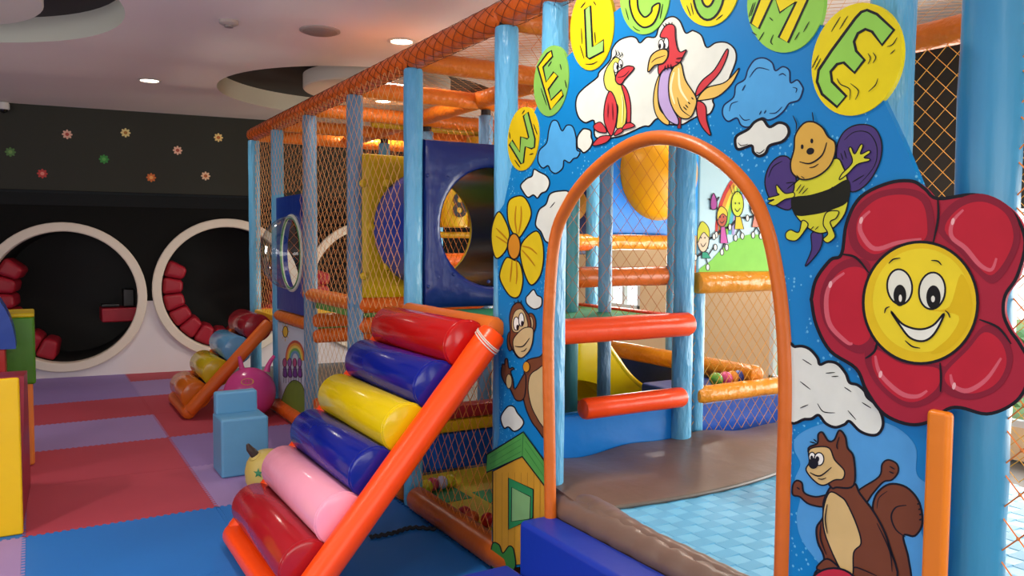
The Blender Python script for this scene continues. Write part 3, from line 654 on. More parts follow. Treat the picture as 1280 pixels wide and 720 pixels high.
# netting wound round the facade's top rails
for y0, y1 in zip(PY[:6], PY[1:6] + [2.3]):
    mb = MB()
    for s in (1, -1):
        for ph in range(6):
            n = int((y0 - y1) / .03); mb.tube([(XF + .069 * math.cos(s * (t * .03 * 9) + ph * 1.047), y0 - t * .03, ZT + .069 * math.sin(s * (t * .03 * 9) + ph * 1.047)) for t in range(n + 1)], .0016, 3)
    o = mb.build('rail_netting', mat('#6a3218', .7), pf, False); o['kind'] = 'stuff'

# ================================================================ WELCOME ARCH BOARD
PB = 1.888
ab = thing('arch_board', (PB, 1.9, 0), 'blue cutout entrance arch board painted with animals, clouds and WELCOME letters', 'sign board')
def board_mat():
    m = bpy.data.materials.new('board_blue'); m.use_nodes = True; nt = m.node_tree; N = nt.nodes; L = nt.links; b = N['Principled BSDF']
    tc = N.new('ShaderNodeTexCoord'); vo = N.new('ShaderNodeTexVoronoi'); vo.inputs['Scale'].default_value = 62; L.new(tc.outputs['Object'], vo.inputs['Vector'])
    lt = N.new('ShaderNodeMath'); lt.operation = 'LESS_THAN'; lt.inputs[1].default_value = .24; L.new(vo.outputs['Distance'], lt.inputs[0])
    no = N.new('ShaderNodeTexNoise'); no.inputs['Scale'].default_value = 4.5; L.new(tc.outputs['Object'], no.inputs['Vector'])
    gt = N.new('ShaderNodeMath'); gt.operation = 'GREATER_THAN'; gt.inputs[1].default_value = .48; L.new(no.outputs[0], gt.inputs[0])
    sx = N.new('ShaderNodeSeparateXYZ'); L.new(tc.outputs['Object'], sx.inputs[0]); lz = N.new('ShaderNodeMath'); lz.operation = 'LESS_THAN'; lz.inputs[1].default_value = 2.05; L.new(sx.outputs[2], lz.inputs[0])
    mu = N.new('ShaderNodeMath'); mu.operation = 'MULTIPLY'; L.new(lt.outputs[0], mu.inputs[0]); L.new(gt.outputs[0], mu.inputs[1])
    m2 = N.new('ShaderNodeMath'); m2.operation = 'MULTIPLY'; L.new(mu.outputs[0], m2.inputs[0]); L.new(lz.outputs[0], m2.inputs[1])
    m3 = N.new('ShaderNodeMath'); m3.operation = 'MULTIPLY'; m3.inputs[1].default_value = .7; L.new(m2.outputs[0], m3.inputs[0])
    mx = N.new('ShaderNodeMix'); mx.data_type = 'RGBA'; L.new(m3.outputs[0], mx.inputs['Factor']); mx.inputs['A'].default_value = lin('#0578b8'); mx.inputs['B'].default_value = lin('#6fbfe2')
    L.new(mx.outputs['Result'], b.inputs['Base Color']); b.inputs['Roughness'].default_value = .45; b.inputs['Specular IOR Level'].default_value = .25; return m
ARCH = [(688, 650), (687, 560), (685.5, 463), (686, 394), (693.5, 300), (711, 255), (735, 222), (765, 195), (795, 178), (825, 172), (858, 177), (890, 192), (920, 216), (945, 248), (962, 290), (972, 335), (979, 385), (983, 440), (984, 500), (981.5, 600), (979, 700), (976, 800), (971, 950)]
AS = cat_rom(ARCH, False, 5)
left = [(684, 705), (615, 712), (616, 588), (608, 590), (608.5, 568), (622, 557), (624, 545), (623, 400), (622, 322), (613, 300), (621, 268), (630, 255), (640, 208), (650, 180), (668, 140), (690, 92), (712, 68), (742, 40), (768, 15), (805, -12), (886, -32), (975, -15), (1018, 25), (1029, 34), (1070, 75), (1104, 125), (1128, 175), (1150, 228), (1175, 300), (1195, 400), (1180, 470), (1162, 515), (1157, 720), (1150, 900), (1143, 1090), (969, 955)]
mb = MB(); mb.poly([[at(x, y, 'x', PB) for x, y in left + list(reversed(AS))]], (.018, 0, 0)); mb.build('board', board_mat(), ab, False)
# rounded orange edge padding of the opening, and the side trim
ap = [at(x, y, 'x', PB + .006) for x, y in AS]
mb = MB(); mb.tube(ap, .026, 12); mb.build('arch_padding', vinyl('#c8631a', .38, .5, 14), ab)
s0, s1 = at(1176, 513, 'x', PB - .01), at(1163, 1000, 'x', PB - .01); s1 = Vector((s0.x, s0.y + .001, .02))
MB().box(((s0.x), s0.y, (s0.z + s1.z) / 2), (.03, .058, s0.z - s1.z), .012).build('side_trim', vinyl('#d97814', .35, .4, 9), ab)

def disc(cx, cy, rx, ry, ang, h, letter, lh, lsm=False, lw=2.2, streaks=(), hole=None):
    mb = MB(); mb.poly([[at(x, y, 'x', PB - .004) for x, y in ell(cx, cy, rx, ry, ang, 48)]], (.014, 0, 0))
    d = mb.build('letter_disc', paint(h), ab, False)
    f = Fig('x', PB - .0045); f.fill(letter, lh, lw, lsm)
    if hole: f.fill(hole, h, lw, False)
    f.build('letter', d)
    if streaks:
        f = Fig('x', PB - .0045, 1)
        for s in streaks: f.line(s, 1.1)
        f.build('brush_strokes', d)
Yd, Gd, Lt = '#d8c412', '#86bc54', '#8cc84e'
Wz = Z(610, 130, 6); z1 = Z(630, 0, 6); z3 = Z(600, 0, 3); z4 = Z(780, 0, 6); z6 = Z(880, 0, 6); z8 = Z(990, 0, 4.8)
disc(654, 173.5, 19.5, 40, .08, '#c9ae10', Wz((265, 90), (300, 60), (352, 260), (348, 325), (325, 335), (280, 320), (265, 440), (248, 450), (160, 305), (180, 270), (238, 360), (245, 245), (295, 262), (305, 250)), '#7fae4c', lw=1.6, streaks=[Wz((255, 75), (275, 45)), Wz((340, 150), (370, 230)), Wz((200, 420), (240, 475)), Wz((160, 210), (165, 260)), Wz((310, 380), (340, 370))])
disc(689, 101, 21.5, 44.5, .1, '#76a94c', z3((268, 190), (272, 212), (236, 252), (248, 308), (276, 270), (292, 285), (256, 335), (266, 376), (306, 336), (312, 358), (264, 412), (216, 250), (252, 200)), '#cdb414', lw=1.8, streaks=[z3((228, 330), (250, 395)), z3((300, 240), (305, 262)), z3((318, 300), (325, 330)), z3((255, 250), (268, 230))])
disc(740, 34, 27, 54, .07, '#d2b80e', z1((605, 72), (648, 42), (664, 352), (746, 298), (746, 385), (640, 442), (620, 425)), '#8cc060', lw=2, streaks=[z1((580, 210), (585, 330)), z1((570, 340), (600, 440)), z1((610, 480), (660, 480), (700, 460)), z1((680, 240), (685, 320)), z1((575, 60), (610, 15)), z1((670, 10), (690, 40))])
disc(806, -6, 31, 49, .06, Lt, z4((42, 0), (50, 70), (75, 140), (115, 188), (160, 205), (220, 175), (258, 95), (265, 25), (215, 50), (205, 90), (170, 125), (140, 120), (108, 70), (100, 0), (105, -50), (135, -90), (175, -95), (205, -65), (250, -75), (235, -125), (180, -155), (110, -140), (60, -85)), '#dcd010', True, 2, [z4((10, 60), (35, 150)), z4((65, 195), (90, 220), (120, 232)), z4((290, 30), (270, 140))])
disc(886, -22, 38.5, 55, .05, '#e0d010', ell(*z4((637, -75))[0], 19.5, 37.5, .06), Lt, False, 2.4, [z4((470, 40), (500, 120)), z4((500, 20), (520, 110)), z4((690, 150), (740, 110))], ell(*z4((632, -75))[0], 9, 21, .06))
disc(982, 3, 48, 63, .10, Lt, z6((350, 175), (480, -160), (550, -160), (605, -40), (760, -160), (850, -160), (630, 320), (560, 280), (692, 12), (568, 95), (528, -40), (410, 215)), '#e2cf10', lw=2.4, streaks=[z6((370, 20), (335, 130)), z6((385, 15), (350, 120)), z6((360, 240), (395, 265)), z6((450, 240), (410, 305)), z6((520, 260), (500, 310), (515, 335)), z6((790, 160), (745, 240)), z6((715, 240), (680, 300)), z6((490, 130), (515, 155))])
disc(1071, 74, 55, 72, .30, '#dccb10', z8((450, 60), (510, 85), (612, 180), (540, 270), (480, 190), (440, 175), (395, 200), (372, 250), (385, 305), (435, 360), (375, 437), (310, 375), (270, 385), (232, 430), (240, 490), (325, 577), (270, 642), (180, 565), (150, 490), (160, 420), (240, 300), (380, 110), (415, 72)), Lt, lw=3, streaks=[z8((290, 100), (235, 190)), z8((335, 95), (285, 175)), z8((160, 330), (118, 410)), z8((172, 350), (135, 420)), z8((630, 225), (605, 265), (570, 280)), z8((618, 298), (590, 325)), z8((455, 320), (470, 350), (455, 385)), z8((485, 315), (502, 345), (485, 378)), z8((270, 470), (290, 505), (345, 535), (345, 600)), z8((350, 500), (398, 545), (380, 598)), z8((515, 470), (500, 510), (458, 550))])

WHT, SKY = '#d3d8cc', '#4a9bd0'
z2 = Z(710, 20, 6); zc = Z(710, 80, 6); z5 = Z(780, 60, 6); z7 = Z(880, 80, 6)
P_ = PB - .0008
f = Fig('x', P_)
f.fill(zc((195, 425), (130, 440), (80, 400), (58, 320), (70, 240), (120, 180), (218, 102)) + z2((235, 420), (315, 330), (330, 250), (380, 185), (460, 155), (510, 165), (540, 202), (590, 160), (655, 157), (680, 90), (730, 25), (790, 5), (840, 40), (880, 125), (920, 115)) + z4((520, 230), (580, 265), (620, 355), (690, 320), (770, 320), (830, 370), (840, 450), (800, 560)) + z5((770, 265), (670, 380), (675, 430), (640, 495), (560, 510), (500, 540), (430, 575), (330, 570), (250, 530), (190, 585)) + zc((560, 470), (400, 540), (260, 560), (200, 540)), WHT, 1.6)
f.build('painted_cloud', ab)
f = Fig('x', P_, 3); RD, YL = '#c03a40', '#cdc858'
f.fill(z2((345, 315), (290, 390), (268, 470), (285, 545), (330, 580), (360, 650)) + zc((375, 330), (368, 420), (365, 482), (420, 470), (440, 380), (430, 280), (400, 160), (365, 130)) + z2((352, 440), (345, 380), (395, 340), (370, 312)), YL, 1.2)
f.fill(zc((310, 205), (280, 280), (268, 380), (280, 460), (325, 540), (360, 440), (368, 330), (345, 240)), RD, 1.2)
f.fill(zc((400, 155), (440, 190), (468, 290), (470, 400), (465, 440), (440, 440), (440, 350), (425, 250)), RD, 1.2)
f.fill(ell(*z2((358, 385))[0], 2.9, 6.4), '#e8e8e0', .8, False).fill(ell(*z2((393, 358))[0], 2.6, 5), '#e8e8e0', .8, False)
f.fill(ell(*z2((368, 385))[0], 1.1, 3), BLACK, 0, False).fill(ell(*z2((397, 370))[0], 1, 2.3), BLACK, 0, False)
f.fill(z2((495, 395), (470, 375), (430, 380), (375, 420), (355, 470), (370, 505), (400, 510), (430, 470)), RD, 1.3); f.line(z2((370, 460), (420, 450), (460, 410)), 1)
for p in (((190, 465), (240, 435), (280, 480), (285, 515), (220, 505)), ((185, 605), (240, 545), (320, 540), (290, 585), (220, 610)), ((345, 530), (370, 490), (405, 480), (410, 505), (360, 535)), ((405, 490), (430, 450), (470, 440), (500, 465), (450, 485))): f.fill(zc(*p), RD, 1.1)
for p in (((330, 320), (360, 290), (355, 250)), ((370, 300), (385, 285), (370, 255)), ((385, 310), (405, 290), (400, 270))): f.line(z2(*p), 1)
for p in (((300, 290), (295, 400)), ((330, 290), (335, 420)), ((400, 230), (410, 300), (405, 440))): f.line(zc(*p), .9, '#7a2830' if p[0][0] < 350 else '#e8e4a8')
f.build('painted_bird', ab, 'painted yellow bird with red wings and beak')
f = Fig('x', P_, 3); GO = '#d8b45c'
f.fill(z5((865, 150), (820, 250), (760, 320), (690, 370), (600, 390), (550, 385), (620, 300), (740, 265), (800, 220)), GO, 1.3)
f.fill(z5((770, 10), (775, 60), (720, 180), (640, 270), (545, 360), (545, 310), (590, 240), (680, 160)), RD, 1.3)
f.fill(z5((545, 405), (590, 410), (615, 450), (620, 540), (650, 655), (590, 600), (550, 510)), RD, 1.3)
f.fill(z5((405, 520), (428, 525), (425, 602), (400, 602)), '#8a2a34', .8, False)
f.fill(z5((270, 200), (235, 280), (220, 400), (240, 500), (290, 560), (335, 575), (330, 530), (270, 460), (255, 350)), GO, 1.2)
f.fill(z5((355, 150), (290, 170), (260, 260), (255, 370), (275, 450), (330, 540), (400, 575), (405, 530), (360, 440), (335, 330)), '#b09cc8', 1.2)
f.fill(z5((400, 110), (430, 120), (460, 240), (540, 370), (530, 460), (490, 525), (420, 520), (360, 440), (335, 330), (345, 200)), GO, 1.3)
for p in (((375, 180), (350, 300), (380, 420)), ((410, 150), (420, 300), (480, 400))): f.line(z5(*p), 2.4, '#ece0b0')
f.line(z5((400, 370), (430, 460), (500, 515)), 1.1)
for p in (((445, 440), (470, 465)), ((460, 425), (480, 448)), ((480, 405), (495, 420)), ((505, 370), (520, 385))): f.line(z5(*p), 1.3)
f.fill(z4((305, 200), (345, 180), (380, 200), (385, 280), (400, 360), (425, 390), (467, 374), (445, 420), (420, 465), (370, 500), (300, 520), (262, 560), (262, 480), (330, 430), (325, 300), (270, 275)), RD, 1.2)
f.fill(ell(*z4((278, 335))[0], 3.3, 6.4), '#ecece4', .9, False).fill(ell(*z4((316, 325))[0], 3, 7), '#ecece4', .9, False)
f.fill(ell(*z4((270, 345))[0], 1.3, 3.2), BLACK, 0, False).fill(ell(*z4((303, 342))[0], 1.4, 3.4), BLACK, 0, False)
f.fill(z4((325, 380), (280, 370), (220, 400), (190, 450), (180, 540), (230, 490), (290, 475), (325, 430)), '#dcae4e', 1.4); f.line(z4((205, 470), (240, 440), (310, 415)), 1)
for p in (((305, 205), (290, 180)), ((320, 195), (310, 172)), ((340, 185), (335, 165)), ((360, 185), (360, 165)), ((385, 465), (420, 470)), ((390, 440), (440, 430)), ((330, 480), (325, 530)), ((310, 490), (300, 535)), ((350, 480), (350, 520))): f.line(z4(*p), 1.1)
f.build('painted_bird', ab, 'painted bird with red head, lilac and gold body')
f = Fig('x', P_)
f.fill(z7((140, 380), (150, 310), (222, 248), (240, 160), (305, 115)) + z6((330, 520), (380, 450), (450, 435), (510, 470), (535, 530), (590, 500), (640, 530), (648, 620), (700, 600), (738, 650)) + z7((740, 200), (710, 270), (640, 295), (600, 350), (540, 400), (480, 420), (430, 405), (340, 470), (280, 460), (246, 405), (180, 430)), SKY, 1.6, lh='#12244a')
for p in (((190, 355), (205, 300), (255, 280)), ((265, 380), (300, 420), (345, 415)), ((665, 175), (695, 185), (688, 215)), ((490, 370), (540, 365), (585, 320)), ((340, 100), (400, 30), (490, 45)), ((560, 85), (590, 72), (615, 90)), ((430, 350), (415, 380)), ((465, 345), (450, 372)), ((310, 155), (285, 200))): f.line(z7(*p), 1.1, '#12244a')
f.build('painted_cloud', ab)
f = Fig('x', P_, 4); f.fill(z7((235, 600), (245, 540), (330, 490), (380, 435), (440, 415), (490, 472), (560, 440), (620, 460), (635, 520), (590, 580), (492, 612), (460, 670), (410, 690), (370, 660), (355, 612), (260, 640)), WHT, 3); f.line(z7((255, 590), (280, 612), (330, 600)), 1); f.line(z7((500, 605), (560, 590), (600, 560)), 1); f.line(z7((390, 660), (420, 668), (455, 640)), 1.2); f.build('painted_cloud', ab)
# bee
B = Z(940, 140, 3.428); f = Fig('x', P_, 1); PU, BY = '#46356e', '#c8c832'
f.fill(B((165, 205), (120, 190), (75, 230), (55, 300), (75, 370), (120, 410), (170, 410), (190, 300)), PU, 1.4); f.line(B((70, 280), (90, 235), (130, 210)), 1.1); f.line(B((150, 330), (185, 300)), 1.1); f.line(B((145, 305), (180, 300)), 1.1)
f.fill(B((360, 170), (390, 90), (450, 55), (520, 65), (555, 130), (545, 220), (490, 310), (420, 340), (380, 250)), PU, 1.4); f.line(B((395, 120), (440, 85), (500, 90), (535, 150), (525, 230), (460, 310)), 1.1)
for p in (((380, 175), (390, 205)), ((395, 165), (405, 200)), ((430, 300), (480, 270))): f.line(B(*p), 1.1)
f.fill(B((255, 520), (300, 520), (290, 590), (228, 662), (255, 590)), PU, 1.2)
f.fill(B((200, 290), (350, 200), (390, 235), (410, 300), (412, 380), (390, 450), (330, 510), (270, 515), (200, 460), (170, 400), (180, 330)), BY, 1.4)
f.fill(B((172, 370), (250, 355), (330, 330), (412, 290), (412, 380), (340, 420), (260, 440), (185, 440)), '#16180f', 0)
f.fill(B((385, 265), (430, 215), (415, 160), (425, 152), (440, 180), (465, 140), (475, 145), (465, 180), (500, 165), (505, 175), (480, 195), (502, 200), (500, 210), (450, 225), (410, 265), (375, 290)), BY, 1.2)
f.fill(B((178, 345), (140, 348), (105, 312), (107, 345), (115, 355), (70, 368), (72, 378), (95, 375), (68, 390), (78, 396), (100, 400), (140, 375), (178, 365)), BY, 1.1)
f.fill(B((215, 465), (200, 515), (165, 505), (145, 520), (150, 545), (190, 550), (225, 510), (240, 480)), BY, 1.2)
f.fill(B((370, 425), (320, 430), (305, 480), (325, 520), (305, 545), (325, 560), (355, 535), (345, 500), (335, 470), (360, 455)), BY, 1.2)
f.fill(B((185, 100), (220, 50), (260, 42), (300, 65), (325, 105), (355, 130), (355, 180), (330, 235), (280, 275), (220, 290), (175, 265), (165, 220), (180, 160)), '#c9a044', 1.7)
f.fill(ell(*B((250, 168))[0], 5, 4.2, -.4), BLACK, 0, False).fill(ell(*B((215, 149))[0], 1.8, 3), BLACK, 0, False).fill(ell(*B((256, 124))[0], 1.8, 3), BLACK, 0, False)
f.line(B((203, 213), (250, 220), (300, 185), (320, 130)), 1.8); f.line(B((245, 238), (265, 235), (285, 222)), 1.2); f.line(B((175, 15), (190, 50), (188, 82)), 1.3); f.line(B((258, 0), (264, 42)), 1.3)
for p in (((190, 340), (210, 310)), ((200, 350), (225, 315)), ((215, 352), (240, 325)), ((190, 270), (205, 285)), ((210, 275), (225, 285)), ((330, 340), (345, 320)), ((250, 505), (265, 490)), ((270, 505), (285, 490))): f.line(B(*p), 1)
f.build('painted_bee', ab, 'painted bee with purple wings and black belt')
# left column
for col, pts, w in ((SKY, Wz((375, 430), (385, 350), (440, 290), (455, 200), (480, 130), (520, 130), (555, 202), (590, 160), (635, 170), (660, 250), (665, 340), (690, 360), (670, 400), (640, 410), (610, 440), (570, 422), (560, 480), (510, 520), (470, 500), (450, 462), (410, 480)), 1.3),
                    (WHT, Wz((670, 250), (700, 200), (725, 185), (770, 200), (775, 250), (785, 280), (765, 330), (720, 365), (690, 340), (670, 320)), 1.6), (WHT, Wz((245, 610), (290, 560), (330, 540), (345, 490), (385, 510), (440, 540), (462, 590), (440, 650), (400, 670), (370, 705), (340, 682), (300, 700), (265, 660)), 1.5)):
    f = Fig('x', P_); f.fill(pts, col, w); f.build('painted_cloud', ab)
Fz = Z(605, 200, 4); f = Fig('x', P_); f.fill(Fz((258, 310), (275, 250), (310, 220), (330, 170), (380, 155), (425, 165), (400, 260), (350, 400), (310, 408), (285, 360), (262, 335)), WHT, 1.6); f.line(Fz((330, 240), (355, 210)), 1); f.build('painted_cloud', ab)
f = Fig('x', P_); f.fill(Fz((210, 690), (225, 670), (248, 648), (265, 675), (288, 690), (285, 730), (250, 745), (215, 720)), WHT, 1.3); f.build('painted_cloud', ab)
f = Fig('x', P_, 2); FY = '#d2b81c'
pet = [((120, 215), (150, 185), (200, 185), (235, 250), (225, 310), (180, 385), (160, 380), (135, 350), (118, 290)), ((70, 260), (100, 290), (128, 370), (110, 450), (62, 492), (38, 420), (40, 330)), ((110, 490), (150, 500), (180, 520), (195, 600), (175, 680), (130, 680), (85, 610), (80, 560)), ((260, 355), (290, 400), (298, 490), (280, 580), (235, 625), (200, 560), (180, 460), (200, 400))]
for p in pet: f.fill(Fz(*p), FY, 1.4)
for p in (((160, 230), (155, 300), (165, 370)), ((185, 230), (185, 300), (172, 370)), ((60, 380), (90, 400), (120, 420)), ((60, 340), (95, 375), (122, 405)), ((140, 500), (135, 560), (130, 610)), ((160, 500), (165, 570), (160, 620)), ((190, 430), (230, 440), (265, 470)), ((190, 450), (225, 490), (255, 530))): f.line(Fz(*p), 1.6, '#b07a14')
f.fill(ell(*Fz((150, 432))[0], 8, 16), '#c98422', 1.5, False); f.build('painted_flower', ab, 'painted yellow flower with four petals')
# monkey
Mk = Z(605, 360, 3.6); f = Fig('x', P_, 3); BR, TN = '#6e4028', '#c2ac7a'
f.fill(Mk((190, 330), (250, 310), (290, 300), (290, 660), (235, 630), (195, 560), (175, 480), (180, 400)), BR, 1.3)
f.fill(Mk((285, 365), (235, 370), (205, 400), (200, 470), (225, 560), (285, 625)), TN, 1)
f.fill(Mk((185, 385), (140, 455), (130, 410), (120, 375), (135, 365), (128, 358), (112, 360), (105, 320), (95, 322), (92, 345), (82, 345), (78, 390), (95, 430), (118, 455), (145, 505), (182, 490)), BR, 1.2)
f.fill(ell(*Mk((112, 420))[0], 3.8, 9), TN, .8, False)
f.fill(ell(*Mk((117, 240))[0], 3.6, 12), BR, 1, False).fill(ell(*Mk((210, 160))[0], 6.5, 13), BR, 1, False).fill(ell(*Mk((207, 160))[0], 4, 9), TN, .6, False)
f.fill(Mk((115, 130), (130, 80), (160, 65), (185, 100), (205, 130), (212, 180), (200, 280), (160, 315), (130, 280), (115, 240), (118, 190)), BR, 1.2)
f.fill(Mk((125, 150), (140, 105), (170, 95), (190, 130), (195, 180), (150, 200), (128, 190)), TN, .8); f.fill(Mk((130, 240), (150, 205), (180, 180), (212, 178), (222, 200), (210, 270), (170, 314), (140, 290)), TN, 1)
f.fill(ell(*Mk((145, 160))[0], 3.6, 8.3), '#e4e4d8', .9, False).fill(ell(*Mk((168, 142))[0], 3.4, 8.3), '#e4e4d8', .9, False).fill(ell(*Mk((151, 178))[0], 1.6, 3.6), BLACK, 0, False).fill(ell(*Mk((172, 160))[0], 1.6, 3.6), BLACK, 0, False)
f.line(Mk((138, 262), (175, 262), (205, 225)), 1.2); f.line(Mk((165, 285), (180, 283), (192, 270)), .9); f.fill(ell(*Mk((190, 355))[0], 4.2, 6.5), '#c98a22', .6, False)
for p in (((140, 75), (135, 58)), ((155, 70), (152, 52)), ((165, 70), (168, 55))): f.line(Mk(*p), 1)
f.build('painted_monkey', ab, 'painted brown monkey waving one hand')
f = Fig('x', P_); f.fill(Mk((75, 590), (85, 560), (110, 532), (135, 535), (150, 562), (178, 600), (165, 630), (135, 645), (110, 625), (90, 630)), WHT, 1.4); f.build('painted_cloud', ab)
# house
Hz = Z(600, 530, 3.79); f = Fig('x', P_, 6)
f.fill(Hz((60, 225), (200, 153), (318, 310), (318, 660), (60, 672)), '#c8932c', 1.2, False)
for k in range(8): f.line(Hz((75 + k * 30, 230), (73 + k * 30, 640)), .8, '#9a6a1c', False)
f.build('painted_house', ab, 'painted wooden house with yellow boards')
f = Fig('x', P_, 20); f.fill(Hz((32, 145), (205, 38), (320, 195), (320, 312), (200, 154), (30, 230)), '#4f9a48', 1.6, False)
f.line(Hz((205, 38), (200, 154)), 1.2, '#1d5a34', False)
for p in (((45, 160), (195, 70)), ((45, 190), (195, 100)), ((50, 210), (195, 130)), ((215, 80), (310, 215)), ((212, 115), (310, 260))): f.line(Hz(*p), 1, '#2f7238', False)
f.build('painted_roof', ab)
f = Fig('x', P_, 24); f.fill(Hz((135, 255), (252, 310), (250, 445), (135, 500)), '#2f8a52', 1.2, False); f.fill(Hz((150, 300), (240, 345), (236, 450), (148, 462)), '#7fae72', 1, False); f.build('painted_window', ab)
f = Fig('x', P_, 26); f.fill(Hz((56, 680), (58, 570), (90, 572), (108, 612), (138, 578), (160, 600), (160, 690)), '#3f8a3c', 1.2); f.build('painted_bush', ab)

# big smiling flower: a cutout of its own standing proud of the board
r1 = Z(1000, 220, 3.4286); r2 = Z(1000, 360, 3.4286)
out = r1((178, 335), (200, 200), (260, 90), (380, 30), (480, 22), (535, 55), (590, 97), (740, 80), (850, 110), (930, 180), (965, 290), (930, 430), (880, 510), (872, 590), (900, 660)) + r2((942, 240), (985, 330), (960, 440), (900, 505), (800, 540), (690, 513), (630, 520), (560, 570), (470, 585), (360, 540), (285, 440), (240, 345), (130, 270), (70, 160), (50, 60)) + r1((50, 520), (70, 440), (130, 360))
FL = PB - .010; oo = cat_rom(out, True, 5)
mb = MB(); mb.poly([[at(x, y, 'x', FL) for x, y in oo]], (.016, 0, 0)); fc = mb.build('flower_cutout', paint('#9c2034'), ab, False); fc['label'] = 'big red cutout flower with a smiling yellow face'
f = Fig('x', FL - .0002); f.line(oo + [oo[0]], 3.6, BLACK, False); f.build('outline', fc)
def scale(p, s):
    cx = sum(q[0] for q in p) / len(p); cy = sum(q[1] for q in p) / len(p); return [(cx + (x - cx) * s, cy + (y - cy) * s) for x, y in p]
PT = [(r1((250, 180), (330, 100), (440, 80), (520, 110), (545, 200), (530, 275), (420, 295), (320, 335), (250, 280)), r1((300, 150), (262, 190), (262, 245), (320, 312), (420, 285), (520, 270))),
      (r1((620, 230), (680, 140), (780, 110), (880, 160), (915, 260), (880, 360), (820, 425), (760, 385), (700, 315)), r1((700, 145), (655, 195), (650, 260), (710, 310), (770, 380), (820, 402), (842, 352))),
      (r1((110, 520), (150, 430), (220, 390), (285, 412), (270, 520), (285, 620), (300, 690), (250, 725), (180, 690), (125, 620)), r1((190, 415), (130, 465), (112, 545), (130, 640), (200, 712), (225, 718))),
      (r2((330, 265), (440, 325), (590, 345), (592, 420), (520, 480), (440, 482), (350, 410), (308, 320)), r2((322, 290), (345, 370), (430, 450), (500, 465), (545, 440))),
      (r2((622, 370), (720, 265), (790, 190), (860, 230), (885, 320), (840, 410), (745, 452), (655, 432)), r2((645, 370), (660, 420), (720, 440), (800, 390), (862, 300)))]
for pk, (p, hl) in enumerate(PT):
    f = Fig('x', FL - .0004, 2 + pk * .17); f.fill(scale(p, 1.22), '#7e1a2e', 0); f.fill(p, '#b01e30', 0); f.line(hl, 5.0, '#c65a66'); f.fill(ell(hl[1][0], hl[1][1], 2.2, 4.5, .2), '#e0a8a8', 0, False); f.build('petal', fc)
for p in (r1((590, 95), (592, 180), (570, 290)), r1((178, 335), (240, 350), (295, 415)), r2((332, 215), (320, 270), (280, 302)), r2((600, 320), (604, 380), (602, 445)), r1((768, 615), (850, 650), (905, 720))): f = Fig('x', FL - .0004, 9.5); f.line(p, 2.6); f.build('petal_line', fc)
f = Fig('x', FL - .0004, 14); fcx, fcy = r1((516, 543))[0]
f.fill(ell(fcx, fcy, 71.5, 76, 0, 56), '#d8b81a', 3, False); f.fill(ell(fcx + 1.5, fcy - 3, 61, 65, 0, 48), '#e0cb28', 0, False)
f.fill(r1((690, 420), (735, 520), (720, 640), (640, 740), (560, 760), (640, 690), (680, 600), (560, 575), (640, 560)), '#d2b010', 0)
for cx, cy, rx, ry, a in ((427, 475, 15.6, 22, -.1), (566, 492, 16.4, 23, .1)): f.fill(ell(*r1((cx, cy))[0], rx, ry, a), '#d9dcc8', 2, False)
f.fill(ell(*r1((428, 512))[0], 8, 13.5), '#121212', 0, False).fill(ell(*r1((572, 520))[0], 9, 15), '#121212', 0, False).fill(ell(*r1((430, 524))[0], 2, 4.5), '#d8d8c8', 0, False).fill(ell(*r1((570, 527))[0], 2.4, 4), '#d8d8c8', 0, False)
f.fill(r1((390, 580), (440, 635), (510, 657), (570, 640), (617, 590), (592, 650), (560, 692), (520, 708), (470, 692), (428, 640)), '#dde0d0', 2.2)
for p in (((380, 375), (400, 357), (430, 352)), ((562, 362), (590, 365), (606, 382)), ((362, 588), (368, 568), (384, 560)), ((622, 576), (636, 590), (642, 608)), ((450, 705), (480, 730), (515, 738))): f.line(r1(*p), 1.6)
f.build('flower_face', fc)
# cloud by the arch and the squirrel
f = Fig('x', P_, 10); f.fill(r2((-50, 262), (-22, 252), (12, 250), (45, 265), (75, 300), (85, 328), (120, 316), (160, 325), (195, 365), (212, 405), (245, 415), (275, 440), (288, 468), (325, 500), (350, 545), (355, 590), (335, 625), (300, 630), (255, 612), (212, 571), (190, 585), (150, 597), (110, 580), (80, 545), (50, 560), (20, 562), (-50, 558)), WHT, 3)
for p in (((10, 305), (50, 330)), ((0, 400), (45, 435)), ((75, 495), (100, 530), (150, 535)), ((205, 525), (240, 565)), ((190, 425), (220, 445)), ((265, 490), (305, 515)), ((110, 365), (150, 362)), ((135, 380), (165, 378)), ((0, 515), (35, 500))): f.line(r2(*p), 1.1)
f.build('painted_cloud', ab)
S = Z(980, 530, 3.79); f = Fig('x', P_); f.fill(S((60, 60), (150, 10), (300, -20), (500, 0), (620, 100), (628, 235), (685, 300), (680, 420), (650, 500), (672, 600), (640, 760), (300, 800), (150, 640), (80, 540), (60, 440), (76, 350), (50, 270), (78, 190), (48, 120)), '#4d96cc', 0); f.build('painted_cloud', ab)
f = Fig('x', P_, 3); SB, SCr = '#6e3c26', '#ccae72'
f.fill(S((420, 400), (440, 330), (500, 285), (580, 300), (640, 370), (655, 470), (620, 530), (565, 530), (590, 640), (590, 760), (430, 760), (470, 600), (440, 460)), SB, 2.2)
f.line(S((580, 385), (530, 395), (508, 440), (530, 500), (575, 535)), 1.8); f.line(S((440, 400), (450, 350), (490, 318)), 1)
for p in (((630, 380), (648, 375)), ((636, 405), (652, 402)), ((640, 430), (655, 428)), ((640, 455), (656, 450))): f.line(S(*p), 2)
f.fill(S((350, 320), (450, 250), (465, 190), (495, 170), (535, 190), (540, 230), (510, 265), (470, 275), (420, 330), (385, 372)), SB, 1.8)
f.fill(S((222, 335), (150, 345), (95, 325), (85, 280), (60, 268), (42, 290), (42, 335), (75, 345), (120, 380), (200, 390)), SB, 1.8)
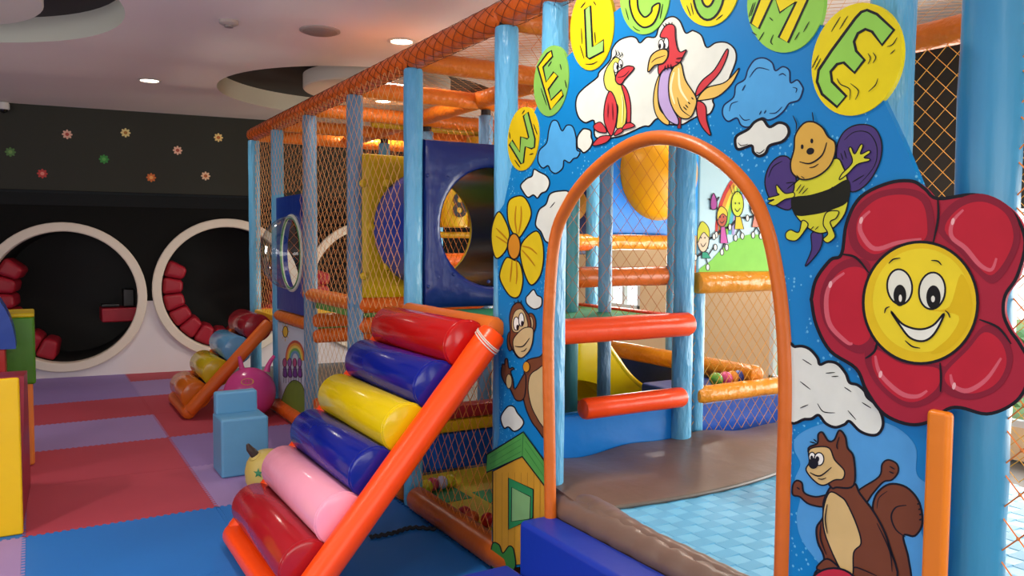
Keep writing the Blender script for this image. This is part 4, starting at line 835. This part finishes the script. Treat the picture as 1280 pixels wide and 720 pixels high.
f.fill(S((240, 280), (330, 280), (360, 330), (440, 440), (500, 580), (515, 760), (160, 740), (190, 640), (160, 560), (155, 490), (185, 440), (190, 360)), SB, 2.2)
f.fill(S((215, 325), (270, 345), (300, 380), (345, 480), (365, 565), (330, 610), (325, 720), (285, 720), (200, 540), (185, 420)), SCr, 1.6)
f.fill(S((115, 130), (158, 92), (162, 50), (182, 40), (210, 80), (238, 75), (262, 30), (290, 60), (300, 112), (330, 160), (330, 290), (250, 300), (215, 290)), SB, 2)
f.fill(S((118, 125), (160, 108), (215, 115), (240, 170), (285, 220), (278, 260), (240, 265), (190, 290), (150, 275), (105, 220), (120, 180)), SCr, 1.5)
f.fill(ell(*S((133, 155))[0], 4, 5.6), '#e6e6dc', 1.2, False).fill(ell(*S((166, 166))[0], 6, 8), '#e6e6dc', 1.3, False).fill(ell(*S((131, 160))[0], 1.8, 2.8), BLACK, 0, False).fill(ell(*S((158, 166))[0], 2.4, 3.6), BLACK, 0, False)
f.fill(ell(*S((139, 187))[0], 6.2, 6.8), BLACK, 0, False); f.line(S((122, 230), (170, 246), (225, 205)), 1.7); f.line(S((160, 258), (180, 262), (200, 255)), 1.2); f.line(S((262, 60), (250, 100), (255, 120)), 1.4)
for p in (((150, 92), (122, 84)), ((155, 85), (140, 72)), ((440, 470), (500, 600), (512, 700)), ((175, 470), (172, 540), (200, 620)), ((205, 380), (195, 450), (205, 520)), ((500, 200), (525, 215)), ((498, 225), (520, 235)), ((60, 300), (75, 310)), ((325, 690), (345, 680), (440, 720))): f.line(S(*p), 1.4)
f.fill(S((160, 690), (175, 655), (210, 640), (260, 680), (270, 710)), SB, 1.8)
f.fill(ell(*S((235, 785))[0], 32, 27), '#b5283a', 2.2, False); f.build('painted_squirrel', ab, 'painted brown squirrel with cream belly on a red ball')

# ================================================================ BLUE STEPS AT THE ARCH
st = thing('foam_steps', (1.7, 1.6, 0), 'royal blue vinyl foam steps leading up to the arch opening', 'steps')
STP = vinyl('#1534a0', .38, .25, 6)
MB().box((1.84, 2.16, .21), (.17, 1.40, .42), .022).build('upper_step', STP, st); MB().box((1.60, 1.60, .10), (.31, 2.70, .20), .022).build('lower_step', STP, st)

# ================================================================ ROLLER RAMPS
def ramp(name, label, xb, xt, zt, y0, y1, cols, rr, rc, rail_m, top_m, base_z=.065, t0=.12, t1=.92):
    e = thing(name, (xb, (y0 + y1) / 2, 0), label, 'climbing ramp')
    dx, dz = xt - xb, zt - base_z; L = math.hypot(dx, dz); d = Vector((dx / L, 0, dz / L)); nrm = Vector((-dz / L, 0, dx / L))
    B0 = Vector((xb, 0, base_z))
    for y, nm_ in ((y0 - rc * .4, 'side_rail'), (y1 + rc * .4, 'side_rail')):
        MB().pad(B0 + Vector((0, y, 0)) - d * .0, B0 + Vector((0, y, 0)) + d * L, rc, 18, .025, wob=.02).build(nm_, rail_m, e)
    MB().pad((xb, y0 - rc, base_z), (xb, y1 + rc, base_z), rc, 18, .03, wob=.03).build('bottom_rail', rail_m, e)
    if top_m: MB().pad((xt + .02, y0 - .02, zt + .01), (xt + .02, y1 + .02, zt + .01), rc * .85, 16, .03, wob=.02).build('top_rail', top_m, e)
    n = len(cols)
    for k, h in enumerate(cols):
        c = B0 + d * (L * (t0 + (t1 - t0) * k / (n - 1))) + nrm * .035
        m = vinyl(h, .16, .3, 6)
        o = MB().pad(c + Vector((0, y0 + rc * .55, 0)), c + Vector((0, y1 - rc * .2, 0)), rr, 30, .014).build('roller', m, e)
        mb = MB(); mb.tube([c + Vector((0, y0 + rc * .55 + .018, 0)) + (d * math.cos(a) + nrm * math.sin(a)) * rr for a in [2 * math.pi * i / 30 for i in range(30)]], .004, 6, True); mb.build('seam', m, o)
    # backing sheet under the rollers
    mb = MB(); a0 = B0 + d * (L * .04) - nrm * .03; a1 = B0 + d * (L * .97) - nrm * .03
    mb.poly([[a0 + Vector((0, y0 + .03, 0)), a0 + Vector((0, y1 - .03, 0)), a1 + Vector((0, y1 - .03, 0)), a1 + Vector((0, y0 + .03, 0))]], nrm * -.03); mb.build('backing_sheet', vinyl('#16307c', .4), e, False)
    return e, B0, d, L, nrm
e, B0, d, L, nrm = ramp('roller_ramp', 'big climbing ramp of six coloured rollers between bright orange padded rails', .88, 1.83, 1.19, 3.24, 4.24, ['#a31a24', '#f0a0b8', '#101f86', '#d8bc0c', '#0f1d84', '#b51414'], .118, .066, vinyl('#fa4a08', .32, .3, 8), vinyl('#d06a20', .38, .3, 8))
c = B0 + d * (L * .955) + Vector((0, 3.214, 0)); mb = MB()
for off in (0, .012, .02): mb.tube([c + d * (off + .03 * math.sin(a)) + (nrm * math.cos(a) + Vector((0, 1, 0)) * math.sin(a)) * .069 for a in [2 * math.pi * i / 20 for i in range(20)]], .003, 5, True)
mb.build('tie_cord', mat('#d8d0c4', .7), e)
ramp('roller_ramp', 'small climbing ramp of orange, yellow, blue and maroon rollers before the round niche', 1.17, 1.90, .84, 7.62, 8.38, ['#d06c1c', '#c9b01c', '#5f9cc8', '#8e1c28'], .128, .06, vinyl('#d4641c', .4, .4, 8), None, .06, .14, .90)

# ================================================================ LOOSE TOYS
ch = thing('toddler_seat', (1.21, 5.68, 0), 'small light blue vinyl cube seat with a low back', 'seat')
CB = mat('#5d9cc6', .5, .5, 6, .07, 4, kind='vinyl')
MB().box((1.215, 5.70, .20), (.315, .30, .40), .018).build('seat_block', CB, ch); MB().box((1.205, 5.80, .47), (.285, .09, .16), .018).build('backrest', CB, ch)
hp = thing('hopper_ball', (1.68, 7.42, 0), 'shiny pink hopper ball with two handle horns by the painted panel', 'hopper ball')
PK = mat('#d84a96', .22, kind='rubber'); hc = Vector((1.665, 7.40, .228))
mb = MB(); pr = [(.228 * math.sin(a), -.228 * math.cos(a)) for a in [math.pi * (i + .02) / 24 for i in range(24)]] + [(.004, .228)]; mb.lathe(pr, hc, seg=32); mb.build('ball', PK, hp)
for s, dxy in ((-1, (-.05, .05)), (1, (.14, -.05))):
    b = hc + Vector((dxy[0], dxy[1], .19)); MB().tube([b, b + Vector((.012 * s, 0, .05)), b + Vector((.03 * s + .01, 0, .10)), b + Vector((.05 * s + .02, 0, .14))], [.03, .022, .018, .014], 12).build('handle', PK, hp)
def on_sphere(c, r, az, el): return c + Vector((math.cos(el) * math.cos(az), math.cos(el) * math.sin(az), math.sin(el))) * r
mb = MB(); az0, el0 = math.atan2(-1, -.35), .62
lp = [on_sphere(hc, .2292, az0 + .30 * math.cos(t), el0 + .15 * math.sin(t)) for t in [2 * math.pi * i / 24 for i in range(24)]]; mb.poly([lp]); mb.build('emblem', mat('#c9a040', .4), hp, False)
for k in (-1, 0, 1):
    mb = MB(); lp = [on_sphere(hc, .2300, az0 + k * .14 + .05 * math.cos(t), el0 + .06 * math.sin(t)) for t in [2 * math.pi * i / 12 for i in range(12)]]; mb.poly([lp]); mb.build('emblem_dot', mat('#b0506a', .4), hp, False)

pt = thing('horned_hopper_toy', (1.29, 5.18, 0), 'yellow inflatable hopper toy with a brown horn and green star', 'hopper toy')
pc = Vector((1.265, 5.16, 0)); YC = mat('#c9b35e', .4, .2, 8, .06, 5, kind='rubber')
mb = MB(); mb.lathe([(.06, .0), (.11, .012), (.135, .07), (.14, .13), (.128, .19), (.10, .235), (.055, .258), (.005, .265)], pc, seg=28); mb.build('body', YC, pt)
hb_ = pc + Vector((-.075, -.02, .235)); MB().tube([hb_, hb_ + Vector((-.02, 0, .03)), hb_ + Vector((-.04, .0, .055)), hb_ + Vector((-.052, 0, .085))], [.03, .027, .022, .010], 12).build('horn', mat('#3a2a22', .5, .5, 60, .3, 40), pt)
MB().lathe([(.038, 0), (.042, .01), (.034, .02)], hb_ - Vector((0, 0, .008)), (-.5, 0, .8), 14).build('horn_collar', YC, pt)
mb = MB(); view = (CAM - (pc + Vector((0, 0, .14)))).normalized(); side = Vector((-view.y, view.x, 0)).normalized()
def bodypt(u, z):   # u metres to the camera's right across the front of the body
    r = .141 if z < .15 else .141 - (z - .15) ** 1 * .32
    h = math.sqrt(max(1e-4, r * r - u * u)); v2 = Vector((view.x, view.y, 0)).normalized(); return pc + side * u + v2 * (h + .0025) + Vector((0, 0, z))
star = []
for k in range(10):
    a = R90 + k * math.pi / 5; r = .032 if k % 2 == 0 else .013; star.append(bodypt(-.055 + r * math.cos(a), .150 + r * math.sin(a)))
mb.poly([star]); mb.build('star', mat('#1c7a4a', .5), pt, False)
MB().tube([bodypt(-.012 + .03 * t, .105 + .04 * (t - .3) ** 2) for t in [i / 6 for i in range(7)]], .003, 6).build('mouth', mat('#3a2a50', .5), pt)

# foam blocks at the left
def prism(loop, v): mb = MB(); mb.poly([loop], v); return mb
wdg = thing('foam_wedge', (-.5, 5.3, 0), 'maroon foam wedge with a tall yellow face', 'foam block')
xw = -.095; w0 = 5.05
side_ = [at(28, 664, 'z', .005), at(38.5, 604, 'z', .005), at(34, 463, 'z', .865), at(30, 470, 'z', .865)]
prism(side_, (-.75, 0, 0)).build('wedge_body', vinyl('#8a1c2c', .4), wdg, False)
MB().box((xw - .362, w0 - .012, .43), (.76, .03, .86), .012).build('yellow_face', vinyl('#e6bd0a', .35), wdg)
tw = thing('foam_block_stack', (-.3, 6.9, 0), 'foam block of green and orange sections with a yellow top', 'foam block')
gy = 6.55; gx = at(44, 430, 'y', gy).x; gt = at(30, 396, 'y', gy).z
MB().box((gx - .345, gy + .20, .30), (.65, .40, .60), .02).build('orange_section', vinyl('#e88a3c', .4), tw)
MB().box((gx - .33, gy + .20, (.58 + gt) / 2), (.66, .42, gt - .58), .02).build('green_section', vinyl('#4a8a1c', .4), tw); MB().box((gx - .33, gy + .20, gt + .01), (.66, .42, .03), .012).build('yellow_top', vinyl('#dcc010', .4), tw)
ac = thing('foam_arch', (-.6, 6.1, 0), 'striped foam arch of blue, yellow and red curves resting behind the wedge', 'foam block')
q = at(20, 436, 'y', 6.2) - Vector((.42, 0, 0))
for nm_, r0, r1_, h in (('blue_band', .33, .42, '#123c96'), ('yellow_band', .22, .328, '#e0b010'), ('red_band', .05, .218, '#a82a24')):
    pts = [Vector((q.x + r1_ * math.cos(a), 6.2, q.z + r1_ * 1.28 * math.sin(a))) for a in [math.pi * i / 24 for i in range(25)]] + [Vector((q.x + r0 * math.cos(a), 6.2, q.z + r0 * 1.28 * math.sin(a))) for a in [math.pi * i / 24 for i in range(24, -1, -1)]]
    prism(pts, (0, .3, 0)).build(nm_, vinyl(h, .4), ac, True, 30)
MB().box((q.x, 6.35, q.z / 2), (.72, .28, q.z), .01).build('base_block', vinyl('#a82a24', .4), ac)

# play balls
def ball(x, y, z, h, lab, grp=None, r=.035):
    mb = MB(); pr = [(r * math.sin(a), -r * math.cos(a)) for a in [math.pi * (i + .05) / 12 for i in range(12)]] + [(.001, r)]; mb.lathe(pr, (0, 0, 0), seg=16)
    o = mb.build('play_ball', mat(h, .35, kind='plastic')); o.location = (x, y, z + r); tag(o, lab, 'ball', grp or 'plastic play balls')
for px, py, h, lab in ((895, 477, '#6aa83a', 'green play ball on the gold rail end of the ball row'), (907, 475, '#e0528a', 'pink play ball in the row behind the gold rail'), (915, 476, '#e0902a', 'orange play ball in the row behind the gold rail'), (923, 474, '#2a3f9a', 'dark blue play ball in the row behind the gold rail'), (930, 471, '#e8c020', 'yellow play ball in the row behind the gold rail'), (939, 469, '#d83a2a', 'red play ball at the far end of the row behind the gold rail')):
    q = at(px, py, 'y', 3.50); ball(q.x, 3.50, .74, h, lab, r=.042)
for px, py, h, lab in ((541, 604, '#c23a5a', 'red play ball against the facade post foot in the pit'), (552, 602, '#c0b8d8', 'pale lilac play ball between red and yellow ones'), (562, 600, '#d8c81e', 'yellow play ball in the pit under the deck'), (533, 607, '#d8c81e', 'yellow play ball half hidden by the orange ramp rail'), (610, 650, '#c81e20', 'red play ball next to the painted house'), (563, 645, '#c8303a', 'red play ball low behind the bottom rail'), (567, 652, '#e0602a', 'orange play ball low behind the bottom rail')):
    q = at(px, py + 8, 'z', .03); ball(max(q.x, 2.07), q.y, .024, h, lab, r=.042)
for px, py, h, lab in ((800, 468, '#8fbf3a', 'light green play ball by the slide end'), (812, 480, '#d8c81e', 'yellow play ball by the slide end')):
    q = at(px, py, 'y', 4.6); ball(q.x, 4.6, q.z - .03, h, lab)
# cord lying on the blue mats
q0, q1, q2, q3 = at(462, 672, 'z', .01), at(490, 667, 'z', .01), at(515, 660, 'z', .01), at(545, 662, 'z', .01)
mb = MB(); cp = cat_rom([(q0.x, q0.y), (q1.x, q1.y), (q2.x, q2.y), (q3.x, q3.y)], False, 12); mb.tube([(x, y, .012 + .005 * math.sin(i * 2)) for i, (x, y) in enumerate(cp)], .011, 8)
tag(mb.build('twisted_rope', mat('#10131c', .7, .6, 90)), 'black twisted rope lying on the blue mats under the big ramp', 'rope')
